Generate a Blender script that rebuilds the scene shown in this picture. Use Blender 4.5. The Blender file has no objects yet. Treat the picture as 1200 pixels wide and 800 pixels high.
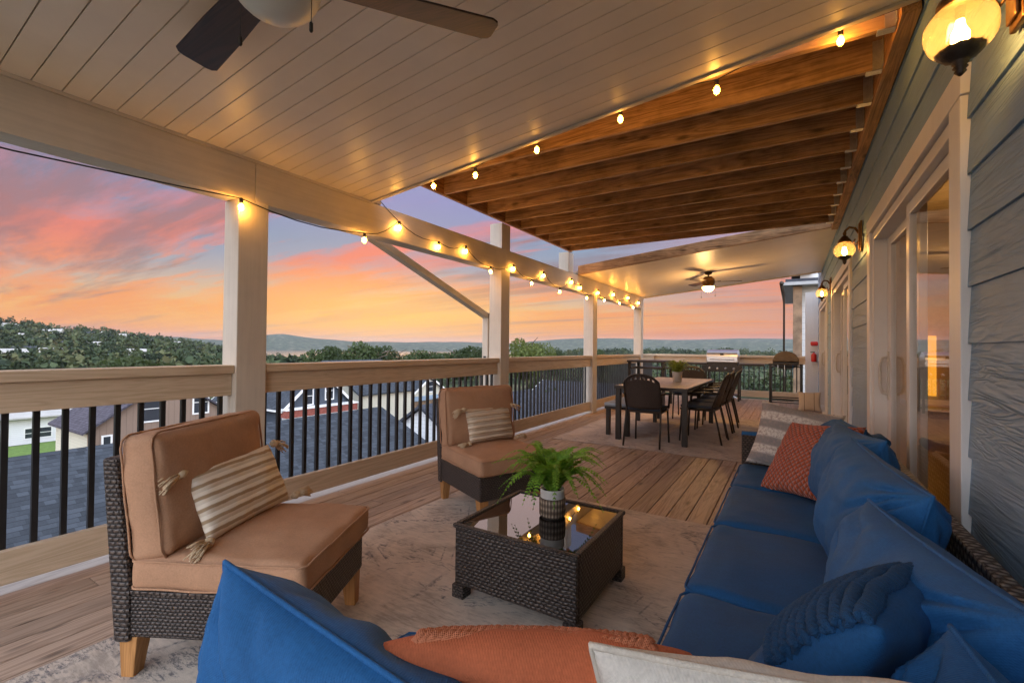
import bpy, math, random
from mathutils import Vector, Matrix, noise as mnoise
import numpy as np
R = random.Random(7)
PI = math.pi
sc = bpy.context.scene
col = sc.collection
rad = math.radians

# ------------------------------------------------------------------ meshes
class MB:
    def __init__(s):
        s.v = []; s.f = []; s.r = []; s.n = 0
    def add(s, vs, fs, rnd=None):
        b = len(s.v); s.v.extend([tuple(q) for q in vs])
        if rnd is None: rnd = R.random()
        for f in fs:
            s.f.append(tuple(b + i for i in f)); s.r.append(rnd)
        return s
    def box(s, x0, x1, y0, y1, z0, z1, m=None, rnd=None):
        vs = [Vector(p) for p in ((x0,y0,z0),(x1,y0,z0),(x1,y1,z0),(x0,y1,z0),(x0,y0,z1),(x1,y0,z1),(x1,y1,z1),(x0,y1,z1))]
        if m is not None: vs = [m @ p for p in vs]
        return s.add(vs, [(0,3,2,1),(4,5,6,7),(0,1,5,4),(1,2,6,5),(2,3,7,6),(3,0,4,7)], rnd)
    def bar(s, a, b, w, h, up=(0,0,1), rnd=None):
        a = Vector(a); b = Vector(b); d = (b-a); L = d.length; d.normalize()
        x = d.cross(Vector(up)).normalized(); z = x.cross(d)
        m = Matrix((x, d, z)).transposed().to_4x4(); m.translation = a
        return s.box(-w/2, w/2, 0, L, -h/2, h/2, m, rnd)
    def tube(s, pts, r, n=8, caps=True, closed=False):
        pts = [Vector(p) for p in pts]; k = len(pts); vs = []; fs = []
        rr = r if isinstance(r, (list, tuple)) else [r]*k
        ref = None
        for i, p in enumerate(pts):
            if closed: t = pts[(i+1) % k] - pts[i-1]
            else: t = pts[min(i+1, k-1)] - pts[max(i-1, 0)]
            if t.length < 1e-9: t = Vector((0,0,1))
            t.normalize()
            if ref is None:
                ref = Vector((0,0,1)) if abs(t.z) < .9 else Vector((1,0,0))
            a = (ref - t*ref.dot(t)); 
            if a.length < 1e-6: a = t.orthogonal()
            a.normalize(); ref = a; b = t.cross(a)
            for j in range(n):
                th = 2*PI*j/n; vs.append(p + a*(math.cos(th)*rr[i]) + b*(math.sin(th)*rr[i]))
        for i in range(k if closed else k-1):
            i2 = (i+1) % k
            for j in range(n):
                j2 = (j+1) % n; fs.append((i*n+j, i*n+j2, i2*n+j2, i2*n+j))
        if caps and not closed:
            fs.append(tuple(range(n))[::-1]); fs.append(tuple((k-1)*n+j for j in range(n)))
        return s.add(vs, fs)
    def lathe(s, prof, n=24, m=None, flute=0, fl_n=8):
        vs = []; fs = []
        for (r, z) in prof:
            for j in range(n):
                th = 2*PI*j/n; q = r*(1+flute*math.cos(fl_n*th))
                vs.append(Vector((q*math.cos(th), q*math.sin(th), z)))
        if m is not None: vs = [m @ p for p in vs]
        for i in range(len(prof)-1):
            for j in range(n):
                j2 = (j+1) % n; fs.append((i*n+j, i*n+j2, (i+1)*n+j2, (i+1)*n+j))
        if prof[0][0] > 1e-5: fs.append(tuple(range(n))[::-1])
        if prof[-1][0] > 1e-5: fs.append(tuple((len(prof)-1)*n+j for j in range(n)))
        return s.add(vs, fs)
    def prism(s, poly, t, m=None, rnd=None):          # poly in local xy, thickness 0..t in z
        k = len(poly); vs = [Vector((x, y, 0)) for x, y in poly]+[Vector((x, y, t)) for x, y in poly]
        if m is not None: vs = [m @ p for p in vs]
        fs = [tuple(range(k))[::-1], tuple(range(k, 2*k))]+[(i, (i+1) % k, k+(i+1) % k, k+i) for i in range(k)]
        return s.add(vs, fs, rnd)
    def rbox(s, w, d, h, r, n=6, m=None, bulge=0, wr=0, seed=0, top=0, ws=6.0):   # rounded, subdivided box centred on the origin
        idx = {}; vs = []; fs = []
        hw, hd, hh = w/2, d/2, h/2
        def put(a, b, c):
            key = (round(a, 4), round(b, 4), round(c, 4))
            if key in idx: return idx[key]
            def cl(t, H):    # concentrate samples at the edges
                return t*H
            p = Vector((a*hw, b*hd, c*hh))
            q = Vector((max(-hw+r, min(hw-r, p.x)), max(-hd+r, min(hd-r, p.y)), max(-hh+r, min(hh-r, p.z))))
            e = p-q
            if e.length > 1e-9: p = q+e.normalized()*r
            fz = (1-a*a)*(1-b*b)
            p.z += (bulge if c > 0 else -bulge)*fz*abs(c) + (top*fz if c > 0 else 0)
            p.y += bulge*.6*b*(1-a*a)*(1-c*c); p.x += bulge*.6*a*(1-b*b)*(1-c*c)
            if wr:
                nv = mnoise.noise_vector(Vector((p.x*ws, p.y*ws, p.z*ws+seed*7.3)))
                p += nv*wr
                nv = mnoise.noise_vector(Vector((p.x*ws*3, p.y*ws*3, p.z*ws*3+seed*3.3)))
                p += nv*wr*.35
            vs.append(p); idx[key] = len(vs)-1; return idx[key]
        def grid(nu, nv, fn):
            us = [-1+2*i/nu for i in range(nu+1)]; vv = [-1+2*i/nv for i in range(nv+1)]
            us = [math.copysign(abs(u)**.7, u) for u in us]; vv = [math.copysign(abs(u)**.7, u) for u in vv]
            for i in range(nu):
                for j in range(nv):
                    fs.append((fn(us[i], vv[j]), fn(us[i+1], vv[j]), fn(us[i+1], vv[j+1]), fn(us[i], vv[j+1])))
        a, b, c = (n, n, n) if isinstance(n, int) else n
        grid(a, b, lambda u, v: put(u, v, 1)); grid(b, a, lambda u, v: put(v, u, -1))
        grid(a, c, lambda u, v: put(u, -1, v)); grid(c, a, lambda u, v: put(v, 1, u))
        grid(b, c, lambda u, v: put(1, u, v)); grid(c, b, lambda u, v: put(-1, v, u))
        if m is not None: vs = [m @ p for p in vs]
        return s.add(vs, fs)
    def build(s, name, mat, parent=None, smooth=False, bevel=0, sub=0, loc=None, kind=None):
        me = bpy.data.meshes.new(name); me.from_pydata(s.v, [], s.f); me.validate(); me.update()
        o = bpy.data.objects.new(name, me); col.objects.link(o)
        if mat is not None: me.materials.append(mat)
        if len(me.polygons) == len(s.r):
            at = me.attributes.new('rnd', 'FLOAT', 'FACE'); at.data.foreach_set('value', s.r)
        uv = me.uv_layers.new(name='UVMap'); nl = len(me.loops)
        co = np.empty(len(me.vertices)*3); me.vertices.foreach_get('co', co); co = co.reshape(-1, 3)
        li = np.empty(nl, dtype=np.int32); me.loops.foreach_get('vertex_index', li)
        npoly = len(me.polygons); nr = np.empty(npoly*3); me.polygons.foreach_get('normal', nr); nr = np.abs(nr.reshape(-1, 3))
        tot = np.empty(npoly, dtype=np.int32); me.polygons.foreach_get('loop_total', tot)
        ax = np.repeat(nr.argmax(1), tot); p = co[li]
        u = np.where(ax == 0, p[:, 1], p[:, 0]); w = np.where(ax == 2, p[:, 1], p[:, 2])
        uv.data.foreach_set('uv', np.stack([u, w], 1).ravel())
        if smooth: me.polygons.foreach_set('use_smooth', [True]*npoly)
        if bevel:
            b = o.modifiers.new('bevel', 'BEVEL'); b.width = bevel; b.segments = 2; b.limit_method = 'ANGLE'; b.angle_limit = rad(40)
        if sub:
            q = o.modifiers.new('sub', 'SUBSURF'); q.levels = sub; q.render_levels = sub
        if parent is not None: o.parent = parent
        if loc is not None: o.location = loc
        if kind: o['kind'] = kind
        return o

def tag(o, label=None, cat=None, group=None, kind=None):
    if label: o['label'] = label
    if cat: o['category'] = cat
    if group: o['group'] = group
    if kind: o['kind'] = kind
    return o
def thing(name, label, cat, loc=(0, 0, 0), rz=0, group=None):
    o = bpy.data.objects.new(name, None); col.objects.link(o)
    o.location = loc; o.rotation_euler = (0, 0, rz); o.empty_display_size = .1
    return tag(o, label, cat, group)
def dup(root, loc, rz, label, group=None):
    r = root.copy(); col.objects.link(r); r.location = loc; r.rotation_euler = (0, 0, rz); r['label'] = label
    if group: r['group'] = group
    for ch in list(root.children):
        c = ch.copy(); col.objects.link(c); c.parent = r
        for g in list(ch.children):
            d = g.copy(); col.objects.link(d); d.parent = c
    return r
def TR(x, y, z, rx=0, ry=0, rz=0):
    return Matrix.Translation((x, y, z)) @ Matrix.Rotation(rz, 4, 'Z') @ Matrix.Rotation(ry, 4, 'Y') @ Matrix.Rotation(rx, 4, 'X')

# --------------------------------------------------------------- materials
class Mt:
    def __init__(s, name, colr=(.5, .5, .5), rough=.6, metal=0., spec=.5):
        m = bpy.data.materials.new(name); m.use_nodes = True; s.m = m; s.nt = m.node_tree; s.nt.nodes.clear()
        s.out = s.n('ShaderNodeOutputMaterial'); s.b = s.n('ShaderNodeBsdfPrincipled'); s.l(s.b.outputs[0], s.out.inputs[0])
        s.b.inputs['Base Color'].default_value = (*colr, 1); s.b.inputs['Roughness'].default_value = rough
        s.b.inputs['Metallic'].default_value = metal; s.b.inputs['Specular IOR Level'].default_value = spec
    def n(s, t, **k):
        q = s.nt.nodes.new(t)
        for a, b in k.items(): setattr(q, a, b)
        return q
    def l(s, a, b): s.nt.links.new(a, b)
    def setv(s, sock, v):
        if hasattr(v, 'links'): s.l(v, sock)
        else: sock.default_value = v
    def math(s, op, a, b=None, c=None, clamp=False):
        q = s.n('ShaderNodeMath', operation=op); q.use_clamp = clamp
        s.setv(q.inputs[0], a)
        if b is not None: s.setv(q.inputs[1], b)
        if c is not None: s.setv(q.inputs[2], c)
        return q.outputs[0]
    def coord(s, kind='Object', scale=(1, 1, 1), loc=(0, 0, 0), rot=(0, 0, 0)):
        t = s.n('ShaderNodeTexCoord'); mp = s.n('ShaderNodeMapping'); s.l(t.outputs[kind], mp.inputs[0])
        mp.inputs['Scale'].default_value = scale; mp.inputs['Location'].default_value = loc; mp.inputs['Rotation'].default_value = rot
        return mp.outputs[0]
    def rnd(s):
        a = s.n('ShaderNodeAttribute'); a.attribute_name = 'rnd'; return a.outputs['Fac']
    def vadd(s, v, f):
        q = s.n('ShaderNodeVectorMath', operation='ADD'); s.l(v, q.inputs[0])
        c = s.n('ShaderNodeCombineXYZ'); m = s.math('MULTIPLY', f, 37.0)
        for i in range(3): s.l(m, c.inputs[i])
        s.l(c.outputs[0], q.inputs[1]); return q.outputs[0]
    def noise(s, v, scale=5, detail=4, rough=.55, dist=0):
        q = s.n('ShaderNodeTexNoise'); s.l(v, q.inputs['Vector'])
        q.inputs['Scale'].default_value = scale; q.inputs['Detail'].default_value = detail
        q.inputs['Roughness'].default_value = rough; q.inputs['Distortion'].default_value = dist
        return q.outputs['Fac']
    def ramp(s, f, stops, interp='LINEAR'):
        q = s.n('ShaderNodeValToRGB'); s.l(f, q.inputs[0]); e = q.color_ramp.elements; q.color_ramp.interpolation = interp
        while len(e) < len(stops): e.new(.5)
        for i, (p, c) in enumerate(stops):
            e[i].position = p; e[i].color = (*c, 1) if len(c) == 3 else c
        return q.outputs[0]
    def mix(s, f, a, b, mode='MIX'):
        q = s.n('ShaderNodeMix', data_type='RGBA', blend_type=mode)
        s.setv(q.inputs[0], f)
        for i, v in ((6, a), (7, b)):
            if hasattr(v, 'links'): s.l(v, q.inputs[i])
            else: q.inputs[i].default_value = (*v, 1) if len(v) == 3 else v
        return q.outputs[2]
    def base(s, c): s.l(c, s.b.inputs['Base Color'])
    def bump(s, h, strength=.3, dist=.01, prev=None):
        q = s.n('ShaderNodeBump'); q.inputs['Strength'].default_value = strength; q.inputs['Distance'].default_value = dist
        s.l(h, q.inputs['Height'])
        if prev is not None: s.l(prev, q.inputs['Normal'])
        s.l(q.outputs[0], s.b.inputs['Normal']); return q.outputs[0]

def plain(name, c, rough=.6, metal=0, var=.15, sc=8, bump=0, spec=.5):
    m = Mt(name, c, rough, metal, spec); v = m.coord()
    f = m.noise(v, sc, 5, .6)
    lo = tuple(x*(1-var) for x in c); hi = tuple(min(1, x*(1+var)) for x in c)
    m.base(m.ramp(f, [(.3, lo), (.7, hi)]))
    if bump: m.bump(m.noise(v, sc*12, 3), bump, .004)
    return m.m
def grain(name, c1, c2, axis='y', rough=.6, knots=False, bump=.25, fine=60, rv=.25, stains=None):
    """sawn wood: noise stretched along the board, a shade of its own per board"""
    m = Mt(name, c1, rough, 0, .35); s = {'x': (1.2, fine, fine), 'y': (fine, 1.2, fine), 'z': (fine, fine, 1.2)}[axis]
    v = m.vadd(m.coord(scale=s), m.rnd()); f = m.noise(v, 1, 5, .6, .3)
    s2 = {'x': (.5, 9, 9), 'y': (9, .5, 9), 'z': (9, 9, .5)}[axis]
    v2 = m.vadd(m.coord(scale=s2), m.rnd()); g = m.noise(v2, 1, 3, .5, 1.5)
    w = m.math('FRACT', m.math('MULTIPLY', g, 9.0)); w = m.math('ABSOLUTE', m.math('SUBTRACT', w, .5))
    h = m.math('ADD', m.math('MULTIPLY', f, .65), m.math('MULTIPLY', w, .7))
    c = m.ramp(h, [(.25, c2), (.62, c1)])
    sh = m.math('ADD', 1-rv, m.math('MULTIPLY', m.rnd(), rv*2))
    cc = m.n('ShaderNodeCombineColor');
    for i in range(3): m.l(sh, cc.inputs[i])
    c = m.mix(1.0, c, cc.outputs[0], 'MULTIPLY')
    if knots:
        s3 = {'x': (2.2, 7, 7), 'y': (7, 2.2, 7), 'z': (7, 7, 2.2)}[axis]
        vo = m.n('ShaderNodeTexVoronoi'); m.l(m.vadd(m.coord(scale=s3), m.rnd()), vo.inputs['Vector']); vo.inputs['Scale'].default_value = 1
        k = m.ramp(vo.outputs['Distance'], [(.05, (1, 1, 1)), (.16, (0, 0, 0))])
        c = m.mix(m.math('MULTIPLY', k, .75), c, tuple(x*.3 for x in c2))
    if stains:
        st = m.ramp(m.noise(m.coord(scale=(1.5, 1.5, 1.5)), 1.3, 5, .65), [(.48, (0, 0, 0)), (.62, (1, 1, 1))])
        c = m.mix(m.math('MULTIPLY', st, stains), c, tuple(x*.35 for x in c2))
    m.base(c); m.bump(h, bump, .004)
    return m.m
def wicker(name, c1, c2, su=55, sv=90, rough=.45):
    m = Mt(name, c1, rough, 0, .5); t = m.n('ShaderNodeTexCoord'); sx = m.n('ShaderNodeSeparateXYZ'); m.l(t.outputs['UV'], sx.inputs[0])
    V = m.math('ADD', m.math('MULTIPLY', sx.outputs[1], sv), m.math('MULTIPLY', m.noise(t.outputs['UV'], 9, 3, .6), 1.1)); row = m.math('FLOOR', V)
    U = m.math('ADD', m.math('ADD', m.math('MULTIPLY', sx.outputs[0], su), m.math('MULTIPLY', m.noise(t.outputs['UV'], 26, 3, .7), .9)), m.math('MULTIPLY', row, .5))
    hu = m.math('ABSOLUTE', m.math('SINE', m.math('MULTIPLY', U, PI))); hv = m.math('ABSOLUTE', m.math('SINE', m.math('MULTIPLY', V, PI)))
    h = m.math('MULTIPLY', m.math('POWER', hu, .6), m.math('POWER', hv, .6))
    cell = m.n('ShaderNodeCombineXYZ'); m.l(m.math('FLOOR', U), cell.inputs[0]); m.l(row, cell.inputs[1])
    wn = m.n('ShaderNodeTexWhiteNoise', noise_dimensions='2D'); m.l(cell.outputs[0], wn.inputs['Vector'])
    cc = m.ramp(h, [(.1, tuple(x*.15 for x in c2)), (.5, c2), (1, c1)])
    cc = m.mix(m.math('MULTIPLY', wn.outputs['Value'], .55), cc, c2)
    m.base(cc); m.bump(h, .9, .006); return m.m
def fabric(name, c, rough=.85, weave=1400, var=.12, fuzz=.0, bump=.3):
    m = Mt(name, c, rough, 0, .25); v = m.coord('UV', (weave, weave, weave))
    sx = m.n('ShaderNodeSeparateXYZ'); m.l(v, sx.inputs[0])
    h = m.math('MULTIPLY', m.math('SINE', sx.outputs[0]), m.math('SINE', sx.outputs[1]))
    o = m.coord(); f = m.noise(o, 5, 7, .7); f2 = m.noise(o, 160, 2, .6)
    ff = m.math('ADD', m.math('MULTIPLY', f, .6), m.math('MULTIPLY', f2, .4))
    m.base(m.ramp(ff, [(.3, tuple(x*(1-var*1.6) for x in c)), (.7, tuple(min(1, x*(1+var*1.6)) for x in c))]))
    m.b.inputs['Sheen Weight'].default_value = .03+fuzz; m.b.inputs['Sheen Roughness'].default_value = .5
    b = m.bump(h, bump, .0012); m.bump(m.noise(o, 35, 4, .6), .10, .01, b)
    return m.m
def emit(name, c, strength):
    m = Mt(name, c, .3); m.b.inputs['Emission Color'].default_value = (*c, 1); m.b.inputs['Emission Strength'].default_value = strength
    return m.m
def thin_glass(name, tint=(1, 1, 1), rough=0., ior=1.5, boost=1.0, base=0., milk=0., milkc=(1, .7, .3)):
    m = Mt(name); m.nt.nodes.remove(m.b)
    t = m.n('ShaderNodeBsdfTransparent'); t.inputs[0].default_value = (*tint, 1)
    g = m.n('ShaderNodeBsdfGlossy'); g.inputs['Roughness'].default_value = rough; g.inputs[0].default_value = (1, 1, 1, 1)
    f = m.n('ShaderNodeFresnel'); ge = m.n('ShaderNodeNewGeometry'); m.l(m.math('ADD', ior, m.math('MULTIPLY', ge.outputs['Backfacing'], 1/ior-ior)), f.inputs['IOR'])
    mx = m.n('ShaderNodeMixShader'); m.l(m.math('ADD', m.math('MULTIPLY', f.outputs[0], boost), base, clamp=True), mx.inputs[0])
    src = t.outputs[0]
    if milk:
        tl = m.n('ShaderNodeBsdfTranslucent'); tl.inputs[0].default_value = (*milkc, 1); m2 = m.n('ShaderNodeMixShader'); m2.inputs[0].default_value = milk
        m.l(t.outputs[0], m2.inputs[1]); m.l(tl.outputs[0], m2.inputs[2]); src = m2.outputs[0]
    m.l(src, mx.inputs[1]); m.l(g.outputs[0], mx.inputs[2]); m.l(mx.outputs[0], m.out.inputs[0]); return m.m

# painted trim wood: off white, slightly dirty
def painted(name, c, axis='y', rough=.55, gs=.12):
    m = Mt(name, c, rough, 0, .4)
    s = {'x': (1.5, 45, 45), 'y': (45, 1.5, 45), 'z': (45, 45, 1.5)}[axis]
    f = m.noise(m.vadd(m.coord(scale=s), m.rnd()), 1, 5, .6, .4); g = m.noise(m.coord(), 2.3, 5, .65)
    q = m.math('ADD', m.math('MULTIPLY', f, .4), m.math('MULTIPLY', g, .6))
    cc = m.ramp(q, [(.3, tuple(x*(1-gs*1.5) for x in c)), (.65, tuple(min(1, x*(1+gs*.6)) for x in c))])
    m.base(cc); b = m.bump(f, .22, .003); m.bump(m.noise(m.coord(), 160, 2), .12, .002, b); return m.m

MAT = {}
MAT['paint_y'] = painted('cream painted wood', (.63, .555, .455), 'y')
MAT['paint_z'] = painted('cream painted post', (.62, .56, .475), 'z')
MAT['paint_x'] = painted('cream painted cross wood', (.63, .555, .455), 'x')
MAT['rail'] = grain('pale stained rail wood', (.63, .50, .36), (.50, .385, .26), 'y', .55, knots=False, bump=.2, rv=.08)
MAT['rail_x'] = grain('pale stained cross rail wood', (.63, .50, .36), (.50, .385, .26), 'x', .55, knots=False, bump=.2, rv=.08)
MAT['joist'] = grain('oiled brown joist wood', (.52, .32, .165), (.22, .12, .055), 'x', .6, knots=True, bump=.6, fine=38, rv=.14, stains=.42)
MAT['joist_y'] = grain('oiled brown ledger wood', (.50, .265, .105), (.22, .105, .04), 'y', .55, knots=True, bump=.5, fine=45, rv=.22, stains=.4)
MAT['deck'] = grain('worn brown deck board', (.45, .325, .24), (.25, .17, .12), 'y', .5, knots=True, bump=.35, fine=55, rv=.16)
MAT['soffit'] = plain('off white vinyl soffit', (.86, .76, .62), .38, 0, .05, 3, .06)
MAT['white_trim'] = painted('white door trim', (.74, .74, .73), 'z', .45, .06)
MAT['white_vinyl'] = plain('white vinyl door frame', (.70, .70, .69), .35, 0, .05, 4)
MAT['black_metal'] = plain('black painted metal', (.012, .012, .013), .38, 0, .2, 10)
MAT['steel'] = plain('brushed steel', (.55, .57, .60), .28, 1, .08, 14)
MAT['galv'] = plain('galvanised hanger', (.62, .62, .6), .4, .8, .15, 40)
MAT['bronze'] = plain('weathered bronze', (.16, .085, .035), .38, .85, .35, 25, .1)
MAT['iron'] = plain('dark cast iron', (.045, .032, .024), .5, .4, .3, 25, .2)
MAT['wicker'] = wicker('dark brown wicker', (.125, .095, .075), (.03, .022, .02), 38, 62)
MAT['wicker_side'] = wicker('dark brown tight wicker', (.13, .10, .085), (.028, .022, .02), 52, 80)
MAT['weave_light'] = wicker('open weave back edge', (.42, .40, .37), (.05, .045, .045), 30, 40)
MAT['tan'] = fabric('tan canvas', (.43, .245, .145), .75)
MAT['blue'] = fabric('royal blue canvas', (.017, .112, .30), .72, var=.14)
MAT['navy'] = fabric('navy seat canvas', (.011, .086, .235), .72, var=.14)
MAT['leg_wood'] = grain('golden leg wood', (.50, .25, .09), (.34, .16, .05), 'z', .5, fine=40, rv=.05)
MAT['cream_fab'] = fabric('cream linen', (.62, .56, .47), .9)
MAT['grey_green'] = plain('unlit frosted glass', (.62, .62, .55), .35, 0, .03, 4)
MAT['blade'] = grain('dark walnut blade', (.05, .024, .016), (.02, .01, .008), 'x', .35, fine=40, rv=.05, bump=.1)
MAT['cord'] = plain('black cable', (.012, .011, .01), .6)
MAT['bulb'] = emit('glowing amber bulb', (1.0, .47, .08), 120)
MAT['bulb_big'] = emit('glowing sconce bulb', (1.0, .52, .14), 55)
MAT['fan_lit'] = emit('lit fan globe', (1.0, .55, .16), 9)
MAT['dark_table'] = plain('black brown table metal', (.028, .022, .018), .42, .2, .2, 12)
MAT['sconce_glass'] = thin_glass('amber seeded glass', (1.0, .90, .72), .03, 1.45, .8, .02, .10, (1, .82, .5))
MAT['clear_glass'] = thin_glass('clear bulb glass', (1, .93, .8), .0, 1.4, 1, .03, .22)
MAT['door_glass'] = thin_glass('door pane glass', (.93, .94, .92), 0, 1.5, 1.0, .03)

# ================================================================= DECK
XI = -3.235; WALL = .53
def siding_mat(name, c):
    m = Mt(name, c, .55, 0, .4)
    v = m.vadd(m.coord(scale=(1, 1.1, 9.5)), m.rnd()); g = m.noise(v, 1.0, 2.5, .5, .9)
    w = m.math('FRACT', m.math('MULTIPLY', g, 13.0)); w = m.math('ABSOLUTE', m.math('SUBTRACT', w, .5))
    f = m.noise(m.coord(scale=(30, 5, 90)), 1, 4, .6)
    msk = m.ramp(m.noise(m.coord(scale=(1, 1.3, 3)), 1.4, 2), [(.35, (.15,)*3), (.6, (1,)*3)])
    h = m.math('ADD', m.math('MULTIPLY', m.math('MULTIPLY', w, msk), 1.3), m.math('MULTIPLY', f, .5))
    n = m.noise(m.coord(), 1.7, 4, .6)
    cc = m.ramp(n, [(.3, tuple(x*.85 for x in c)), (.7, tuple(x*1.12 for x in c))])
    cc = m.mix(m.math('MULTIPLY', h, .30), cc, tuple(min(1, x*1.5) for x in c))
    m.base(cc); m.bump(h, .9, .006); return m.m
MAT['siding'] = siding_mat('blue grey lap siding', (.20, .315, .445))

MAT['deck_edge'] = grain('silvered deck edge board', (.50, .47, .43), (.36, .33, .30), 'y', .6, fine=55, rv=.1)
f = MB()
w_ = .1397; x = -3.305; k = 0
while x < .60:
    cuts = [-1.6]; 
    if k % 3 == 0: cuts += [2.55, 7.0]
    elif k % 3 == 1: cuts += [.9, 5.35, 9.8]
    else: cuts += [3.4, 8.2]
    cuts.append(13.05)
    for a, b in zip(cuts, cuts[1:]):
        f.box(x, x+w_-.006, a+.0015, b-.0015, -.032, 0)
    x += w_; k += 1
f2 = MB(); [f2.box(-3.447, -3.309, a_, a_+3.64, -.033, -.002) for a_ in (-1.6, 2.06, 5.72, 9.38)]
f2.build('deck_edge_board', MAT['deck_edge'], bevel=.003, kind='structure')
deck = f.build('deck_floor', MAT['deck'], bevel=.003, kind='structure')
f = MB(); 
for yy in range(30): f.box(-3.26, .6, -1.5+yy*.5, -1.46+yy*.5, -.26, -.034)
f.box(-3.43, -3.395, -1.6, 13.05, -.27, -.036); f.box(-3.262, .6, 13.0, 13.04, -.27, -.034)
f.build('deck_frame', MAT['paint_y'], kind='structure')

# ---------------------------------------------------------------- posts
def post(y0, ztop, label):
    t = thing('porch_post', label, 'post', (-3.332, y0+.105, 0), 0, 'square porch posts along the railing')
    MB().box(-.093, .094, -.105, .105, 0, ztop).build('shaft', MAT['paint_z'], t, bevel=.006)
    return t
post(1.665, 2.252, 'square cream post nearest the camera, left of the tan armchairs')
post(4.985, 2.875, 'square cream post rising past the beam behind the far tan armchair')
post(8.225, 2.252, 'square cream post at the start of the dining area railing')
post(11.455, 2.252, 'square cream corner post at the far end of the porch beam')
def brace_post(y, ztop, braced, label):
    t = thing('outer_post', label, 'post', (-3.53, y, 0), 0, 'slender posts outside the railing')
    MB().box(-.045, .045, -.06, .06, -6.6, ztop).build('shaft', MAT['paint_z'], t, bevel=.004)
    MB().box(-.02, .02, -.066, -.0605, 1.0, 1.12).build('bracket', MAT['black_metal'], t)
    if braced:
        MB().bar((0, -2.05, .66+1.66), (0, -.02, 1.655), .07, .09, (1, 0, 0)).build('brace', MAT['paint_y'], t, bevel=.004)
    return t
brace_post(5.10, 1.70, True, 'slender grey post outside the railing with a long diagonal brace')
brace_post(8.62, 2.24, False, 'slender straight post outside the railing beside the dining area')

# --------------------------------------------------------------- railings
def railing(y0, y1, label):
    t = thing('deck_railing', label, 'railing', (-3.30, (y0+y1)/2, 0), 0, 'railing bays between the porch posts')
    h = (y1-y0)/2
    MB().box(-.105, .05, -h, h, 1.043, 1.10).build('top_rail', MAT['rail'], t, bevel=.006)
    MB().box(-.028, .015, -h, h-.02*0, .891, 1.041).build('apron_board', MAT['rail'], t, bevel=.003)
    MB().box(-.028, .015, -h, h, .05, .215).build('bottom_rail', MAT['rail'], t, bevel=.004)
    n = int((y1-y0)/.1115); off = ((y1-y0)-n*.1115)/2
    for i in range(n+1):
        y = -h+off+i*.1115
        if abs(y) > h-.02: continue
        MB().box(-.057, -.031, y-.0125, y+.0125, .09, .99).build('baluster', MAT['black_metal'], t)
    return t
railing(-1.55, 1.663, 'first wooden railing with black balusters, left of the near post')
railing(1.877, 4.983, 'wooden railing with black balusters behind the two tan armchairs')
railing(5.197, 8.223, 'wooden railing with black balusters right of the far armchair')
railing(8.437, 11.453, 'wooden railing with black balusters beside the dining table')
railing(11.667, 12.95, 'last short side railing behind the grills')
t = thing('deck_railing', 'railing closing the far end of the deck behind both grills', 'railing', (-1.5, 13.0, 0), 0)
MB().box(-1.80, 1.79, -.05, .105, 1.043, 1.10).build('top_rail', MAT['rail_x'], t, bevel=.006)
MB().box(-1.80, 1.79, -.015, .028, .891, 1.041).build('apron_board', MAT['rail_x'], t, bevel=.003)
MB().box(-1.80, 1.79, -.015, .028, .05, .215).build('bottom_rail', MAT['rail_x'], t, bevel=.004)
for i in range(31):
    x = -1.72+i*.1145; MB().box(x-.0125, x+.0125, .031, .057, .09, .99).build('baluster', MAT['black_metal'], t)

# ------------------------------------------------------------- porch roof
def zc(x): return 2.54+.1*(x-XI)
roof = thing('porch_roof', 'white boarded porch ceiling and long cream beam over the deck', 'porch roof', (XI, 0, 2.54))
def L(v): return v            # parts below are given in world coordinates and moved under the roof's origin
def under(o, root): o.parent = root; o.matrix_parent_inverse = Matrix.Translation(root.location).inverted(); return o
def ceiling(y0, y1, pitch, name, flip=False):
    m = MB(); y = y0
    while y < y1-.01:
        e = min(y+pitch-.0045, y1)
        vs = []
        for (xx, yy, dz) in ((XI, y, 0), (XI, e, 0), (.529, e, 0), (.529, y, 0)):
            vs.append((xx, yy, zc(xx)))
        for (xx, yy, dz) in ((XI, y-.0, 0), (XI, e, 0), (.529, e, 0), (.529, y, 0)):
            vs.append((xx, yy, zc(xx)+.012))
        m.add(vs, [(0,1,2,3), (7,6,5,4), (0,4,5,1), (1,5,6,2), (2,6,7,3), (3,7,4,0)], R.random()); y += pitch
    under(m.build(name, MAT['soffit'], bevel=.0015), roof)
    m = MB()
    zz = .014
    m.add([(XI-.24, y0, zc(XI)+zz), (XI-.24, y1, zc(XI)+zz), (.529, y1, zc(.529)+zz), (.529, y0, zc(.529)+zz),
           (XI-.24, y0, zc(XI)+.05), (XI-.24, y1, zc(XI)+.05), (.529, y1, zc(.529)+.05), (.529, y0, zc(.529)+.05)],
          [(0,1,2,3), (7,6,5,4), (0,4,5,1), (1,5,6,2), (2,6,7,3), (3,7,4,0)])
    under(m.build('roof_deck', MAT['soffit_gap']), roof)
MAT['soffit_gap'] = plain('soffit groove', (.45, .37, .29), .6)
ceiling(-1.6, 2.79, .1127, 'ceiling_panel')
ceiling(7.52, 11.62, .1127, 'ceiling_panel')
for a, b in ((-1.6, 1.772), (1.775, 5.09), (5.093, 8.33), (8.333, 11.67)):
    under(MB().box(XI-.165, XI, a, b, 2.25, 2.536).build('beam', MAT['paint_y'], bevel=.004), roof)
under(MB().box(XI-.01, XI+.014, -1.6, 2.79, 2.522, 2.542).build('ceiling_trim', MAT['paint_y']), roof)
under(MB().box(XI-.2, XI-.003, -1.6, 2.93, 2.545, 2.615).build('roof_plate', MAT['paint_y']), roof)
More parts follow.
